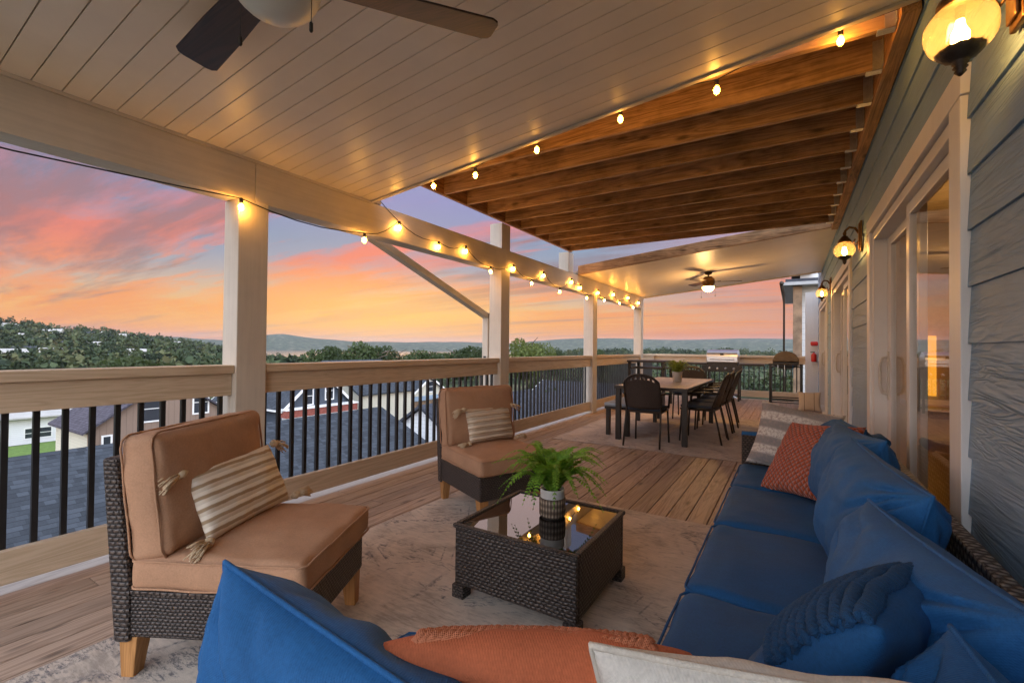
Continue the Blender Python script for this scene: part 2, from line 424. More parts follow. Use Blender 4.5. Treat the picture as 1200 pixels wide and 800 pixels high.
# end fascias
def slopebar(y0, y1, zlo, zhi, mat, name, x0=XI-.0, x1=.529):
    m = MB(); m.add([(x0, y0, zc(x0)+zlo), (x1, y0, zc(x1)+zlo), (x1, y1, zc(x1)+zlo), (x0, y1, zc(x0)+zlo),
                     (x0, y0, zc(x0)+zhi), (x1, y0, zc(x1)+zhi), (x1, y1, zc(x1)+zhi), (x0, y1, zc(x0)+zhi)],
                    [(0,3,2,1), (4,5,6,7), (0,1,5,4), (1,2,6,5), (2,3,7,6), (3,0,4,7)])
    return under(m.build(name, mat, bevel=.003), roof)
slopebar(2.795, 2.83, -.012, .20, MAT['paint_x'], 'fascia')
slopebar(7.47, 7.515, -.004, .155, MAT['fascia'] if 'fascia' in MAT else MAT['joist'], 'fascia')
slopebar(11.62, 11.66, -.02, .13, MAT['paint_x'], 'fascia')

# ------------------------------------------------------------- upper deck
up = thing('upper_deck', 'oiled brown joists and boards of the deck overhead', 'upper deck', (-1.4, 5, 2.88))
for i in range(11):
    y = 2.965+.411*i
    under(MB().box(-3.20, .448, y-.019, y+.019, 2.885, 3.115).build('joist', MAT['joist'], bevel=.002), up)
    h = MB(); 
    for s_ in (-1, 1): h.box(.40, .446, y+s_*.0235-.002, y+s_*.0235+.002, 2.878, 3.05)
    h.box(.37, .446, y-.0255, y+.0255, 2.876, 2.882)
    h.box(.4435, .4475, y-.055, y-.026, 2.89, 3.05); h.box(.4435, .4475, y+.026, y+.055, 2.89, 3.05)
    under(h.build('joist_hanger', MAT['galv']), up)
under(MB().box(-3.24, -3.202, 2.90, 7.15, 2.878, 3.115).build('rim_board', MAT['joist_y'], bevel=.002), up)
under(MB().box(.45, .524, 2.835, 7.46, 2.865, 3.115).build('ledger_board', MAT['joist_y'], bevel=.002), up)
under(MB().box(XI-.19, XI-.003, 7.08, 7.28, 2.54, 2.877).build('support_post', MAT['paint_z'], bevel=.005), up)
m = MB(); x = -3.3
while x < .52: m.box(x, x+.135, 2.84, 7.2, 3.117, 3.15); x += .139
under(m.build('decking', MAT['joist_y']), up)
under(MB().box(-3.3, .52, 2.84, 7.2, 3.153, 3.19).build('decking', MAT['joist_y']), up)

# ------------------------------------------------------------------ house
house = thing('house', 'blue grey lap sided house wall with glass sliding doors', 'house', (.6, 5.5, 0))
Z0 = .07
segs = [(-1.7, 2.22), (4.60, 5.90), (8.5, 9.60), (12.3, 13.1)]
m = MB(); k = -1
while Z0+.2*k < 3.5:
    a = Z0+.2*k; zz = a+.2
    for (y0, y1) in (segs if a < 2.26 else [(-1.7, 3.9), (3.903, 8.7), (8.703, 13.1)]):
        t0, t1 = WALL, WALL+.011
        m.add([(t0, y0, a), (t0, y1, a), (t0+.012, y1, a), (t0+.012, y0, a), (t1, y0, zz+.01), (t1, y1, zz+.01), (t1+.012, y1, zz+.01), (t1+.012, y0, zz+.01)],
              [(0,3,2,1), (4,5,6,7), (0,1,5,4), (1,2,6,5), (2,3,7,6), (3,0,4,7)], R.random())
    k += 1
under(m.build('siding', MAT['siding'], bevel=.0015), house)
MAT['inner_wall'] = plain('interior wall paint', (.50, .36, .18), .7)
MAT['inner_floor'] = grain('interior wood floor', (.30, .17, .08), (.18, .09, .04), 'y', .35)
m = MB()
for (y0, y1) in [(-1.7, 2.33), (4.5, 6.0), (8.4, 9.7), (12.2, 13.1)]: m.box(.56, .70, y0, y1, -.3, 2.17)
m.box(.56, .70, -1.7, 13.1, 2.172, 3.6)
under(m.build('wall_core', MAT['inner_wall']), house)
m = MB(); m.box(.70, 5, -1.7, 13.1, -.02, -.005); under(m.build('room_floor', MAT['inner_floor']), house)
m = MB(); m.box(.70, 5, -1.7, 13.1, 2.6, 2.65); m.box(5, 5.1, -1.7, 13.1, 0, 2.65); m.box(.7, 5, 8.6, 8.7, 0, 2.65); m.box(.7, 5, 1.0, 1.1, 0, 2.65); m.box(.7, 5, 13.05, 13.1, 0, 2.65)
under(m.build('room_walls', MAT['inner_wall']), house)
under(MB().box(1.575, 1.715, 8.50, 8.58, .60, 1.46).build('curtain', emit('self glowing amber curtain', (1.0, .40, .03), .5)), house)  # amber glow is put in by emission, not cast by a lamp
m = MB(); m.box(.95, 2.2, 4.9, 6.6, .70, .76); 
for a in (.95, 2.1):
    for b in (5.3, 6.5): m.box(a-.04, a+.04, b-.04, b+.04, 0, .70)
under(m.build('indoor_table', MAT['inner_floor'], bevel=.004), house)
MAT['handle'] = plain('off white door handle', (.55, .52, .46), .35)
def sliding_door(y0, y1, label):
    a, b = y0+.20, y1-.20; mid = (a+b)/2
    m = MB()
    m.box(WALL+.0, .66, y0+.14, y0+.20, .0, 2.15); m.box(WALL, .66, y1-.20, y1-.14, 0, 2.15); m.box(WALL, .66, y0+.20, y1-.20, 2.09, 2.15); m.box(WALL-.02, .66, y0+.20, y1-.20, 0, .045)
    e = mid-.03
    m.box(.565, .60, a, a+.065, .047, 2.088); m.box(.565, .60, e-.01, e+.065, .047, 2.088); m.box(.566, .599, a+.065, e-.01, .047, .13); m.box(.566, .599, a+.065, e-.01, 2.02, 2.087)
    m.box(.612, .645, mid-.04, mid+.025, .047, 2.088); m.box(.612, .645, b-.13, b, .047, 2.088); m.box(.613, .644, mid+.025, b-.13, .047, .13); m.box(.613, .644, mid+.025, b-.13, 2.02, 2.087)
    d = under(m.build('sliding_door', MAT['white_vinyl'], bevel=.004), house)
    if label: d['label'] = label
    tr = MB(); tr.box(.512, .552, y0, y0+.138, 0, 2.158); tr.box(.512, .552, y1-.138, y1, 0, 2.158); tr.box(.510, .552, y0-.012, y1+.012, 2.16, 2.268)
    t = tr.build('trim', MAT['white_trim'], bevel=.003); t.parent = d
    p = MB().add([(.582, a+.062, .127), (.582, e-.008, .127), (.582, e-.008, 2.023), (.582, a+.062, 2.023)], [(3, 2, 1, 0)]).build('pane', MAT['door_glass']); p.parent = d
    p = MB().add([(.629, mid+.022, .127), (.629, b-.127, .127), (.629, b-.127, 2.023), (.629, mid+.022, 2.023)], [(3, 2, 1, 0)]).build('pane', MAT['door_glass']); p.parent = d
    h = MB(); yc = b-.07
    for xx, s_ in ((.600, 1),):
        h.tube([(.612, yc, 1.20), (.575, yc, 1.19), (.560, yc, 1.14), (.560, yc, .98), (.575, yc, .93), (.612, yc, .92)], .011, 8)
    h.box(.603, .613, yc-.022, yc+.022, .88, 1.24)
    h = h.build('handle', MAT['handle'], smooth=False, bevel=.003); h.parent = d
sliding_door(2.22, 4.60, 'nearest sliding glass door, lit room behind it')
sliding_door(5.90, 8.50, 'middle sliding glass door')
sliding_door(9.60, 12.3, 'farthest sliding glass door')
m = MB(); m.box(.27, .528, 12.92, 13.06, -.03, 2.62)
under(m.build('wall_return', MAT['white_trim'], bevel=.004), house)
# outlet on the strip of wall
# small lit kitchen lamp inside
def point(name, loc, power, colr, r):
    l = bpy.data.lights.new(name, 'POINT'); l.energy = power; l.color = colr; l.shadow_soft_size = r
    o = bpy.data.objects.new(name, l); col.objects.link(o); o.location = loc; return o
point('room_lamp', (1.7, 5.0, 2.2), 13, (1, .62, .28), .12)

# ============================================================ lights on the porch
def sconce(y, label, first=None):
    if first: return dup(first, (WALL, y, 2.135), 0, label)
    t = thing('wall_sconce', label, 'wall lamp', (WALL, y, 2.135), 0, 'amber globe wall lamps along the siding'); t.scale = (.85, .85, .85)
    m = MB(); m.box(-.022, -.004, -.055, .055, -.02, .30); m.box(-.034, -.022, -.04, .04, .0, .28); m.build('backplate', MAT['bronze'], t, bevel=.006)
    m = MB(); m.tube([(-.03, 0, .18), (-.06, 0, .235), (-.11, 0, .25), (-.145, 0, .215), (-.15, 0, .15)], .012, 10)
    m.tube([(-.03, 0, .10), (-.055, 0, .06), (-.075, 0, .09), (-.06, 0, .12)], .007, 8)
    m.build('arm', MAT['bronze'], t, smooth=True)
    c = TR(-.15, 0, 0)
    m = MB(); m.lathe([(.012, .165), (.028, .155), (.034, .14), (.05, .125), (.058, .108), (.060, .092), (.052, .088)], 24, c, .04, 12)
    m.lathe([(.006, .21), (.014, .20), (.018, .185), (.01, .165)], 14, c); m.build('cap', MAT['bronze'], t, smooth=True)
    prof = [(.050, .090)]+[(.094*math.sin(a), .012+.094*math.cos(a)) for a in [rad(q) for q in range(30, 152, 8)]]
    MB().lathe(prof, 40, c, .018, 10).build('globe', MAT['sconce_glass'], t, smooth=True)
    m = MB(); m.lathe([(.060, -.052), (.058, -.062), (.045, -.078), (.025, -.088), (.018, -.094), (.022, -.098), (.014, -.106), (.020, -.112), (.012, -.120), (.016, -.126), (.004, -.14)], 28, c, .05, 14)
    m.build('finial', MAT['iron'], t, smooth=True)
    MB().lathe([(.001, -.045), (.016, -.036), (.024, -.018), (.024, .0), (.014, .022), (.011, .045), (.001, .05)], 16, c).build('bulb', MAT['bulb_big'], t, smooth=True)
    MB().lathe([(.012, .046), (.013, .09)], 12, c).build('socket', MAT['iron'], t)
    return t
s1 = sconce(1.74, 'largest amber globe wall lamp, top right beside the near door')
sconce(5.05, 'amber globe wall lamp between the near and middle glass doors', s1)
sconce(8.70, 'farthest amber globe wall lamp, past the middle glass door', s1)

def bulb_at(parent, p, L=.022, big=1., hang=.03):
    x, y, z = p       # z = centre of the bulb
    MB().lathe([(.011, .026), (.013, .03), (.013, .055), (.009, .062)], 10, TR(x, y, z)).build('socket', MAT['cord'], parent)
    o = MB().lathe([(.001, -.028*big), (.010*big, -.025*big), (.019*big, -.010*big), (.020*big, .004), (.013*big, .018), (.010, .027)], 12, TR(x, y, z)).build('bulb', MAT['clear_glass'], parent, smooth=True)
    q = MB().lathe([(.001, -.021*big), (.011*big, -.014*big), (.0135*big, .002), (.008, .015), (.001, .018)], 8, TR(x, y, z)).build('filament', MAT['bulb'], o, smooth=True)
    return o
# string across the brown joists, hung just behind the ceiling edge
st = thing('joist_string_lights', 'string of hanging bulbs across the brown joists', 'string lights', (-1.2, 2.9, 2.8), 0)
st.name = 'string_lights'
def rel(root, pts): return [(p[0]-root.location.x, p[1]-root.location.y, p[2]-root.location.z) for p in pts]
jb = [(-2.577, 2.9, 2.593), (-2.141, 2.9, 2.600), (-1.588, 2.9, 2.680), (-.964, 2.9, 2.746), (-.381, 2.9, 2.770), (.214, 2.9, 2.858)]
c = []
for i, b in enumerate(jb):
    if i:
        a = jb[i-1]; 
        for k in range(1, 6):
            u = k/6; c.append((a[0]+(b[0]-a[0])*u, 2.9, a[2]+(b[2]-a[2])*u+.065-.035*math.sin(PI*u)*0+.02*math.sin(PI*u)))
    c.append((b[0], 2.9, b[2]+.062))
c = [(-3.1, 2.86, 2.60), (-2.8, 2.9, 2.63)]+c+[(.5, 2.88, 2.93)]
MB().tube(rel(st, c), .0035, 5).build('cable', MAT['cord'], st)
for b in jb: bulb_at(st, rel(st, [b])[0])
# string along the cream beam
bs = thing('string_lights', 'string of lit bulbs draped along the cream beam', 'string lights', (-3.2, 5, 2.3), 0)
bb = [(1.66, 2.178), (2.71, 2.171), (3.125, 2.375), (3.694, 2.300), (4.17, 2.342), (4.677, 2.184), (5.227, 2.300), (5.726, 2.166), (6.10, 2.33), (6.662, 2.150), (7.126, 2.365), (7.50, 2.31), (7.80, 2.16), (8.371, 2.315), (8.703, 2.197), (9.262, 2.374), (9.655, 2.229), (10.257, 2.40), (10.656, 2.217), (11.1, 2.36)]
c = [(-3.22, -1.6, 2.17), (-3.22, -.4, 2.155), (-3.22, .6, 2.17), (-3.225, 1.3, 2.215)]
prev = None
for (y, z) in bb:
    if prev:
        for k in range(1, 5):
            u = k/5; c.append((-3.212, prev[0]+(y-prev[0])*u, prev[1]+(z-prev[1])*u+.06-.05*math.sin(PI*u)))
    c.append((-3.212, y, z+.062)); prev = (y, z)
MB().tube(rel(bs, c), .0045, 5).build('cable', MAT['cord'], bs)
for y, z in bb: bulb_at(bs, rel(bs, [(-3.200, y, z)])[0], big=1.15)
# wires clipped up to the ceiling corner
MB().tube([(XI+.012, 3.14, 2.44), (XI+.012, 3.02, 2.50), (XI+.012, 2.86, 2.60)], .004, 5).build('cable', MAT['cord']); 
o = bpy.context.scene.objects[-1] if False else col.objects[-1]; o.parent = bs; o.matrix_parent_inverse = Matrix.Translation(bs.location).inverted()

# --------------------------------------------------------------- ceiling fans
def fan(x, y, ztop, zglobe, rz, blades, lit, label, R_=.66, glob=.135, bz=0.):
    t = thing('ceiling_fan', label, 'ceiling fan', (x, y, ztop), rz)
    drop = zglobe+.24-ztop      # negative
    MB().lathe([(.07, .0), (.07, -.02), (.05, -.05), (.02, -.06)], 24).build('canopy', MAT['iron'], t, smooth=True)
    MB().lathe([(.013, -.05), (.013, drop+.07)], 12).build('downrod', MAT['iron'], t, smooth=True)
    MB().lathe([(.02, drop+.10), (.07, drop+.09), (.11, drop+.05), (.12, drop), (.115, drop-.05), (.09, drop-.075), (glob*.85, drop-.09), (glob*.9, drop-.10), (glob*.86, drop-.105)], 32).build('motor', MAT['iron'] if not lit else MAT['bronze'], t, smooth=True)
    g = [(glob*math.cos(a)*.95, drop-.10-glob*.85*math.sin(a)) for a in [rad(q) for q in range(0, 91, 10)]]
    g[-1] = (.001, g[-1][1])
    MB().lathe(g, 32).build('globe', MAT['fan_lit'] if lit else MAT['grey_green'], t, smooth=True)
    for a in blades:
        m = MB(); mm = TR(0, 0, drop-.005+bz, 0, 0, a) @ Matrix.Rotation(rad(10), 4, 'X')
        pts = []
        for (px, w) in ((.16, .055), (.24, .062), (.45, .072), (R_-.03, .080)): pts.append((px, w))
        poly = [(p, w) for p, w in pts]+[(R_-.008, .066), (R_, .045), (R_, -.045), (R_-.008, -.066)]+[(p, -w) for p, w in pts[::-1]]
        m.prism(poly, .008, mm @ Matrix.Translation((0, 0, -.004)))
        b = m.build('blade', MAT['blade'], t, bevel=.002)
        m = MB(); m.bar(mm @ Vector((.10, 0, .0)), mm @ Vector((.22, 0, .010)), .05, .008, tuple((mm.to_3x3() @ Vector((0, 0, 1))))); o = m.build('blade_iron', MAT['iron']); o.parent = b
    for (cx, cy, ln) in ((.115, .06, .12), (-.115, -.05, .15)):
        m = MB(); m.tube([(cx, cy, drop-.05), (cx, cy, drop-.13-ln)], .0015, 5); m.lathe([(.002, 0), (.006, -.006), (.0065, -.03), (.004, -.036)], 10, TR(cx, cy, drop-.13-ln))
        m.build('pull_chain', MAT['cord'], t)
    return t
fan(-1.49, .87, zc(-1.49)-.002, 2.335, 0, [rad(52), rad(173), rad(292)], False, 'large dark bladed ceiling fan with unlit frosted globe, near the camera', .78, .155, -.072)
fan(-1.371, 9.4, zc(-1.37)-.002, 2.30, 0, [rad(12), rad(132), rad(252)], True, 'small distant ceiling fan with a glowing amber globe', .58, .115)
point('fan_lamp', (-1.371, 9.4, 2.12), 14, (1, .55, .2), .1)

# ================================================================ soft things
def loop_pts(hw, hd, z, r, n=6, seed=0, wob=.002):
    pts = []
    for cx, cy, a0 in ((hw-r, hd-r, 0), (-hw+r, hd-r, 90), (-hw+r, -hd+r, 180), (hw-r, -hd+r, 270)):
        for i in range(n+1):
            a = rad(a0+90*i/n); pts.append(Vector((cx+r*math.cos(a), cy+r*math.sin(a), z+wob*math.sin(7*a+seed))))
    out = []
    for i, p in enumerate(pts):
        q = pts[(i+1) % len(pts)]; out.append(p)
        k = int((q-p).length/.06)
        for j in range(1, k): out.append(p.lerp(q, j/k)+Vector((0, 0, wob*math.sin(j*1.7+seed+i))))
    return out
def box_cushion(name, w, d, h, mat, parent, m, r=.035, bulge=.012, top=.012, wr=.006, seed=0, pipe=True, n=(20, 20, 6)):
    b = MB().rbox(w, d, h, r, n, m, bulge, wr, seed, top)
    o = b.build(name, mat, parent, smooth=True)
    if pipe:
        p = MB()
        for z in (h/2-r*.45, -h/2+r*.45):
            p.tube([m @ q for q in loop_pts(w/2+.002, d/2+.002, z, r*1.3, 5, seed)], .0042, 6, closed=True)
        q = p.build('piping', mat, o, smooth=True)
    return o
def pillow_mb(w, h, t, n=30, pinch=.10, seed=0, wr=.012, exp=.42, slump=0., folds=0.):
    vs = []; fs = []; idx = {}
    for side in (1, -1):
        for i in range(n+1):
            for j in range(n+1):
                u = -1+2*i/n; v = -1+2*j/n; u = math.sin(u*PI/2)*.35+u*.65; v = math.sin(v*PI/2)*.35+v*.65
                edge = i in (0, n) or j in (0, n)
                if side == -1 and edge: continue
                a = max(0, (1-u*u)*(1-v*v)); z = t/2*a**exp
                x = w/2*u*(1-pinch*(1-v*v)*abs(u)); y = h/2*v*(1-pinch*(1-u*u)*abs(v))
                # creases running in from the corners and the seams
                cr = mnoise.noise(Vector((x*9+seed*3, y*9, seed*1.7+side)))*wr*min(1, a*4)
                th = math.atan2(v, u); rr = max(abs(u), abs(v))
                cr += math.sin(th*11+seed+2.2*mnoise.noise(Vector((th*2, seed, side))))*wr*.45*rr**3*min(1, a*6)
                cr += mnoise.noise(Vector((x*22+seed, y*22, side*2.)))*wr*.35*min(1, a*4)
                if folds:
                    for cx_, cy_, k_ in ((-1, 1, 1.), (1, 1, 1.), (-1, -1, .5), (1, -1, .5)):
                        ex, ey = (x-cx_*w/2), (y-cy_*h/2); ds = math.hypot(ex, ey); ph = math.atan2(ey, ex)
                        q_ = ph*(8+1.5*math.sin(seed*2.1+cx_))+seed*1.9+cx_*2+1.6*mnoise.noise(Vector((ds*5, ph*2, seed*.7)))
                        cr += folds*k_*(abs(math.sin(q_))**.7-.55)*math.exp(-((ds-.07)/.17)**2)*min(1, a*7)
                z = max(z+cr, .002) if not edge else 0
                y -= slump*(1-abs(v))*a*h*.1
                vs.append(Vector((x, y, z*side))); idx[(side, i, j)] = len(vs)-1
                if edge: idx[(-1, i, j)] = len(vs)-1
        for i in range(n):
            for j in range(n):
                q = [idx[(side, i, j)], idx[(side, i+1, j)], idx[(side, i+1, j+1)], idx[(side, i, j+1)]] if side == 1 else None
                if q: fs.append(tuple(q))
    for i in range(n):
        for j in range(n):
            fs.append((idx[(-1, i, j)], idx[(-1, i, j+1)], idx[(-1, i+1, j+1)], idx[(-1, i+1, j)]))
    ring = [(i, 0) for i in range(n)]+[(n, j) for j in range(n)]+[(i, n) for i in range(n, 0, -1)]+[(0, j) for j in range(n, 0, -1)]
    return vs, fs, [vs[idx[(1, i, j)]] for i, j in ring]
def pillow(name, w, h, t, mat, m, label=None, cat=None, parent=None, seed=0, pipe=None, loc=None, **k):
    """m places the pillow (its plane is local xy, +y is up the pillow, +z its front)"""
    vs, fs, ring = pillow_mb(w, h, t, seed=seed, **k)
    org = m.to_translation() if parent is None else Vector((0, 0, 0))
    mm = Matrix.Translation(-org) @ m
    b = MB(); b.add([mm @ p for p in vs], fs, 0.5); o = b.build(name, mat, parent, smooth=True)
    # natural uv: along the pillow
    uvl = o.data.uv_layers[0]; inv = mm.inverted()
    for lp in o.data.loops:
        q = inv @ o.data.vertices[lp.vertex_index].co; uvl.data[lp.index].uv = (q.x, q.y)
    if parent is None: o.location = org
    if label: tag(o, label, cat)
    if pipe is not None:
        p = MB().tube([mm @ q for q in ring], .005, 6, closed=True).build('piping', pipe, o, smooth=True)
    return o, mm
def frame(ox, oy, oz, yaw, lean, roll=0):
    """pillow standing at (ox,oy,oz)=its bottom centre, front facing yaw (0=+x), leaning back by lean"""
    m = Matrix.Translation((ox, oy, oz)) @ Matrix.Rotation(yaw, 4, 'Z') @ Matrix.Rotation(-lean, 4, 'Y')
    b = Matrix(((0, 0, 1, 0), (1, 0, 0, 0), (0, 1, 0, 0), (0, 0, 0, 1)))    # local x->Y, y->Z, z->X
    return m @ b @ Matrix.Rotation(roll, 4, 'Z')
def stripe_mat(name, c1, c2, scale, duty, axis=1, edge=.08, ribs=0, extra=None, bumpy=.4):
    m = Mt(name, c1, .9, 0, .2); t = m.n('ShaderNodeTexCoord'); s = m.n('ShaderNodeSeparateXYZ'); m.l(t.outputs['UV'], s.inputs[0])
    wob = m.math('MULTIPLY', m.math('SUBTRACT', m.noise(t.outputs['UV'], 14, 3), .5), .010)
    q = m.math('MULTIPLY', m.math('ADD', s.outputs[axis], wob), scale); fr = m.math('FRACT', q)
    tri = m.math('ABSOLUTE', m.math('SUBTRACT', fr, .5))
    c = m.ramp(tri, [(duty/2-edge*.5, c2), (duty/2+edge*.5, c1)])
    if extra: c = m.mix(m.ramp(m.noise(t.outputs['UV'], 60, 3, .7), [(.45, (0, 0, 0)), (.65, (1, 1, 1))]), c, extra)
    m.base(c)
    nz = m.noise(t.outputs['UV'], 260, 3, .7)
    ribh = m.math('ABSOLUTE', m.math('SINE', m.math('MULTIPLY', s.outputs[axis], scale*PI)))
    b = m.bump(nz, bumpy, .002)
    if ribs: m.bump(ribh, .8, ribs, b)
    return m.m
def knit_mat(name, c, scale=46, depth=.012, kind='diamond'):
    m = Mt(name, c, .95, 0, .15); t = m.n('ShaderNodeTexCoord'); s = m.n('ShaderNodeSeparateXYZ'); m.l(t.outputs['UV'], s.inputs[0])
    if kind == 'diamond': a = m.math('ADD', s.outputs[0], s.outputs[1]); b = m.math('SUBTRACT', s.outputs[0], s.outputs[1])
    else: a = s.outputs[0]; b = s.outputs[1]
    ha = m.math('ABSOLUTE', m.math('SINE', m.math('MULTIPLY', a, scale*PI*.7))); hb = m.math('ABSOLUTE', m.math('SINE', m.math('MULTIPLY', b, scale*PI*.7)))
    h = m.math('POWER', m.math('MULTIPLY', ha, hb), .6)
    m.base(m.ramp(m.math('ADD', m.math('MULTIPLY', h, .7), m.math('MULTIPLY', m.noise(t.outputs['UV'], 25, 4), .5)), [(.1, tuple(x*.35 for x in c)), (.8, c)]))
    b_ = m.bump(m.noise(t.outputs['UV'], 300, 3), .5, .002); m.bump(h, 1.0, depth, b_)
    m.b.inputs['Sheen Weight'].default_value = .3; return m.m
MAT['lumbar'] = stripe_mat('cream cloth with brown ribbed stripes', (.82, .74, .62), (.40, .29, .18), 22, .30, ribs=.008)
MAT['lumbar_far'] = stripe_mat('ribbed cream cloth', (.76, .66, .53), (.42, .31, .2), 22, .24, ribs=.02)
MAT['tassel'] = fabric('wheat yarn', (.62, .48, .32), .95)
MAT['striped'] = stripe_mat('grey and ivory woven bands', (.66, .64, .60), (.26, .25, .25), 8.5, .50, edge=.12, extra=(.34, .30, .28), bumpy=.8)
MAT['orange'] = knit_mat('burnt orange knit', (.58, .115, .045), 44, .016)
MAT['orange_plain'] = fabric('burnt orange plain cloth', (.52, .14, .06), .9)
MAT['blue_knit'] = knit_mat('navy chunky knit', (.025, .07, .16), 50, .016, 'rows')
MAT['ivory'] = fabric('ivory linen', (.66, .62, .55), .9, bump=.25)

# ---------------------------------------------------------------- armchairs
def tassel(parent, p, d, s=1.):
    d = Vector(d).normalized(); p = Vector(p); m = MB()
    m.tube([p, p+d*.018*s, p+d*.035*s], [.007*s, .016*s, .011*s], 10)
    for i in range(26):
        a = R.random()*2*PI; r = .020*s*math.sqrt(R.random()); o = d.orthogonal().normalized(); o = Matrix.Rotation(a, 3, d) @ o
        q = p+d*.03*s; m.tube([q+o*r*.5, q+d*.03*s+o*r+Vector((0, 0, -.004)), q+d*(.055+.01*R.random())*s+o*r*1.3+Vector((0, 0, -.014*s))], .0023*s, 4)
    return m.build('tassel', MAT['tassel'], parent, smooth=True)
def armchair(label):     # faces +x, footprint .70 deep x .62 wide
    t = thing('armchair', label, 'armchair', group='tan armless wicker chairs')
    m = MB(); m.box(-.30, .345, -.30, .30, .155, .325)
    m.build('wicker_base', MAT['wicker_side'], t, bevel=.012)
    # raked back panel
    b = MB(); prof = [(-.345, .14), (-.285, .14), (-.285, .33), (-.345, .81), (-.405, .81)]
    vs = [(x, y, z) for y in (-.31, .31) for x, z in prof]
    b.add(vs, [(0, 1, 2, 3, 4), (9, 8, 7, 6, 5)]+[(i, 5+i, 5+(i+1) % 5, (i+1) % 5) for i in range(5)])
    b.build('wicker_back', MAT['wicker'], t, bevel=.012)
    m = MB(); m.box(-.305, -.29, -.306, -.3005, .15, .325); m.box(-.29, .349, -.3035, -.3005, .315, .33); m.build('edge_band', MAT['wicker'], t, bevel=.002)
    for x in (-.30, .30):
        for y in (-.26, .26):
            g = MB(); w0, w1 = .035, .024; 
            vs = [(x+a*w1+(.010 if x > 0 else -.012), y+b_*w1, 0) for a, b_ in ((-1, -1), (1, -1), (1, 1), (-1, 1))]+[(x+a*w0, y+b_*w0, .155) for a, b_ in ((-1, -1), (1, -1), (1, 1), (-1, 1))]
            g.add(vs, [(0, 3, 2, 1), (4, 5, 6, 7), (0, 1, 5, 4), (1, 2, 6, 5), (2, 3, 7, 6), (3, 0, 4, 7)]); g.build('leg', MAT['leg_wood'], t, bevel=.003)
    box_cushion('seat_cushion', .66, .63, .125, MAT['tan'], t, TR(.045, 0, .392), .03, .009, .014, .010, 1, n=(30, 30, 6))
    mm = TR(-.215, 0, .455, 0, rad(-7)) @ Matrix.Translation((0, 0, .215)) @ Matrix.Rotation(rad(90), 4, 'Y')
    box_cushion('back_cushion', .46, .63, .15, MAT['tan'], t, mm, .035, .012, .024, .014, 2, n=(28, 30, 6))
    return t
chA = armchair('tan cushioned wicker armchair in the left foreground')
chA.location = (-1.95, 1.104, .008); chA.rotation_euler = (0, 0, rad(28))
chB = dup(chA, (-2.02, 3.0, .006), rad(-25), 'tan cushioned wicker armchair farther back, beside the second post')
def lumbar(root, mat, label, lx, ly, yaw, lean, roll, w=.46, h=.27):
    M0 = Matrix.Translation(root.location) @ Matrix.Rotation(root.rotation_euler.z, 4, 'Z')
    m = M0 @ frame(lx, ly, .455+.015, yaw, lean, 0) @ Matrix.Translation((0, h/2, 0)) @ Matrix.Rotation(roll, 4, 'Z')
    o, mm = pillow('lumbar_pillow', w, h, .12, mat, m, label, 'pillow', seed=4+lx, pinch=.05, wr=.008)
    for a in (-1, 1):
        for b in (-1, 1):
            p = mm @ Vector((a*w/2*.985, b*h/2*.985, 0)); d = (mm.to_3x3() @ Vector((a, b*.25, 0))); d.z = d.z-.45 if b > 0 else .12
            tassel(o, p+(mm.to_3x3() @ Vector((0, 0, 1)))*.02, d, 1.25)
    return o
lumbar(chA, MAT['lumbar'], 'cream lumbar pillow with thin brown stripes and tassels on the nearer armchair', -.05, .05, rad(-3), rad(24), rad(0), .52, .29)
lumbar(chB, MAT['lumbar_far'], 'ribbed cream lumbar pillow with tassels on the farther armchair', -.09, .06, rad(8), rad(16), rad(0), .46, .28)

# -------------------------------------------------------------- coffee table
ct = thing('coffee_table', 'square dark wicker coffee table with a black glass top', 'coffee table', (-1.097, 2.105, .006))
m = MB(); m.box(-.325, .325, -.315, -.285, .065, .345); m.box(-.325, .325, .285, .315, .065, .345); m.box(-.325, -.295, -.285, .285, .065, .345); m.box(.295, .325, -.285, .285, .065, .345)
m.build('wicker_body', MAT['wicker'], ct, bevel=.008)
m = MB(); m.box(-.335, .335, -.325, -.297, .34, .362); m.box(-.335, .335, .297, .325, .34, .362); m.box(-.335, -.307, -.297, .297, .34, .362); m.box(.307, .335, -.297, .297, .34, .362)
m.build('wicker_rim', MAT['wicker_side'], ct, bevel=.008)
for x in (-.30, .30):
    for y in (-.29, .29): MB().box(x-.035, x+.035, y-.035, y+.035, 0, .066).build('foot', MAT['wicker_side'], ct, bevel=.006)
mg = Mt('black table glass', (.006, .006, .007), .02, 0, 1.0); mg.b.inputs['IOR'].default_value = 1.65
MB().box(-.306, .306, -.296, .296, .345, .353).build('glass_top', mg.m, ct, bevel=.002)

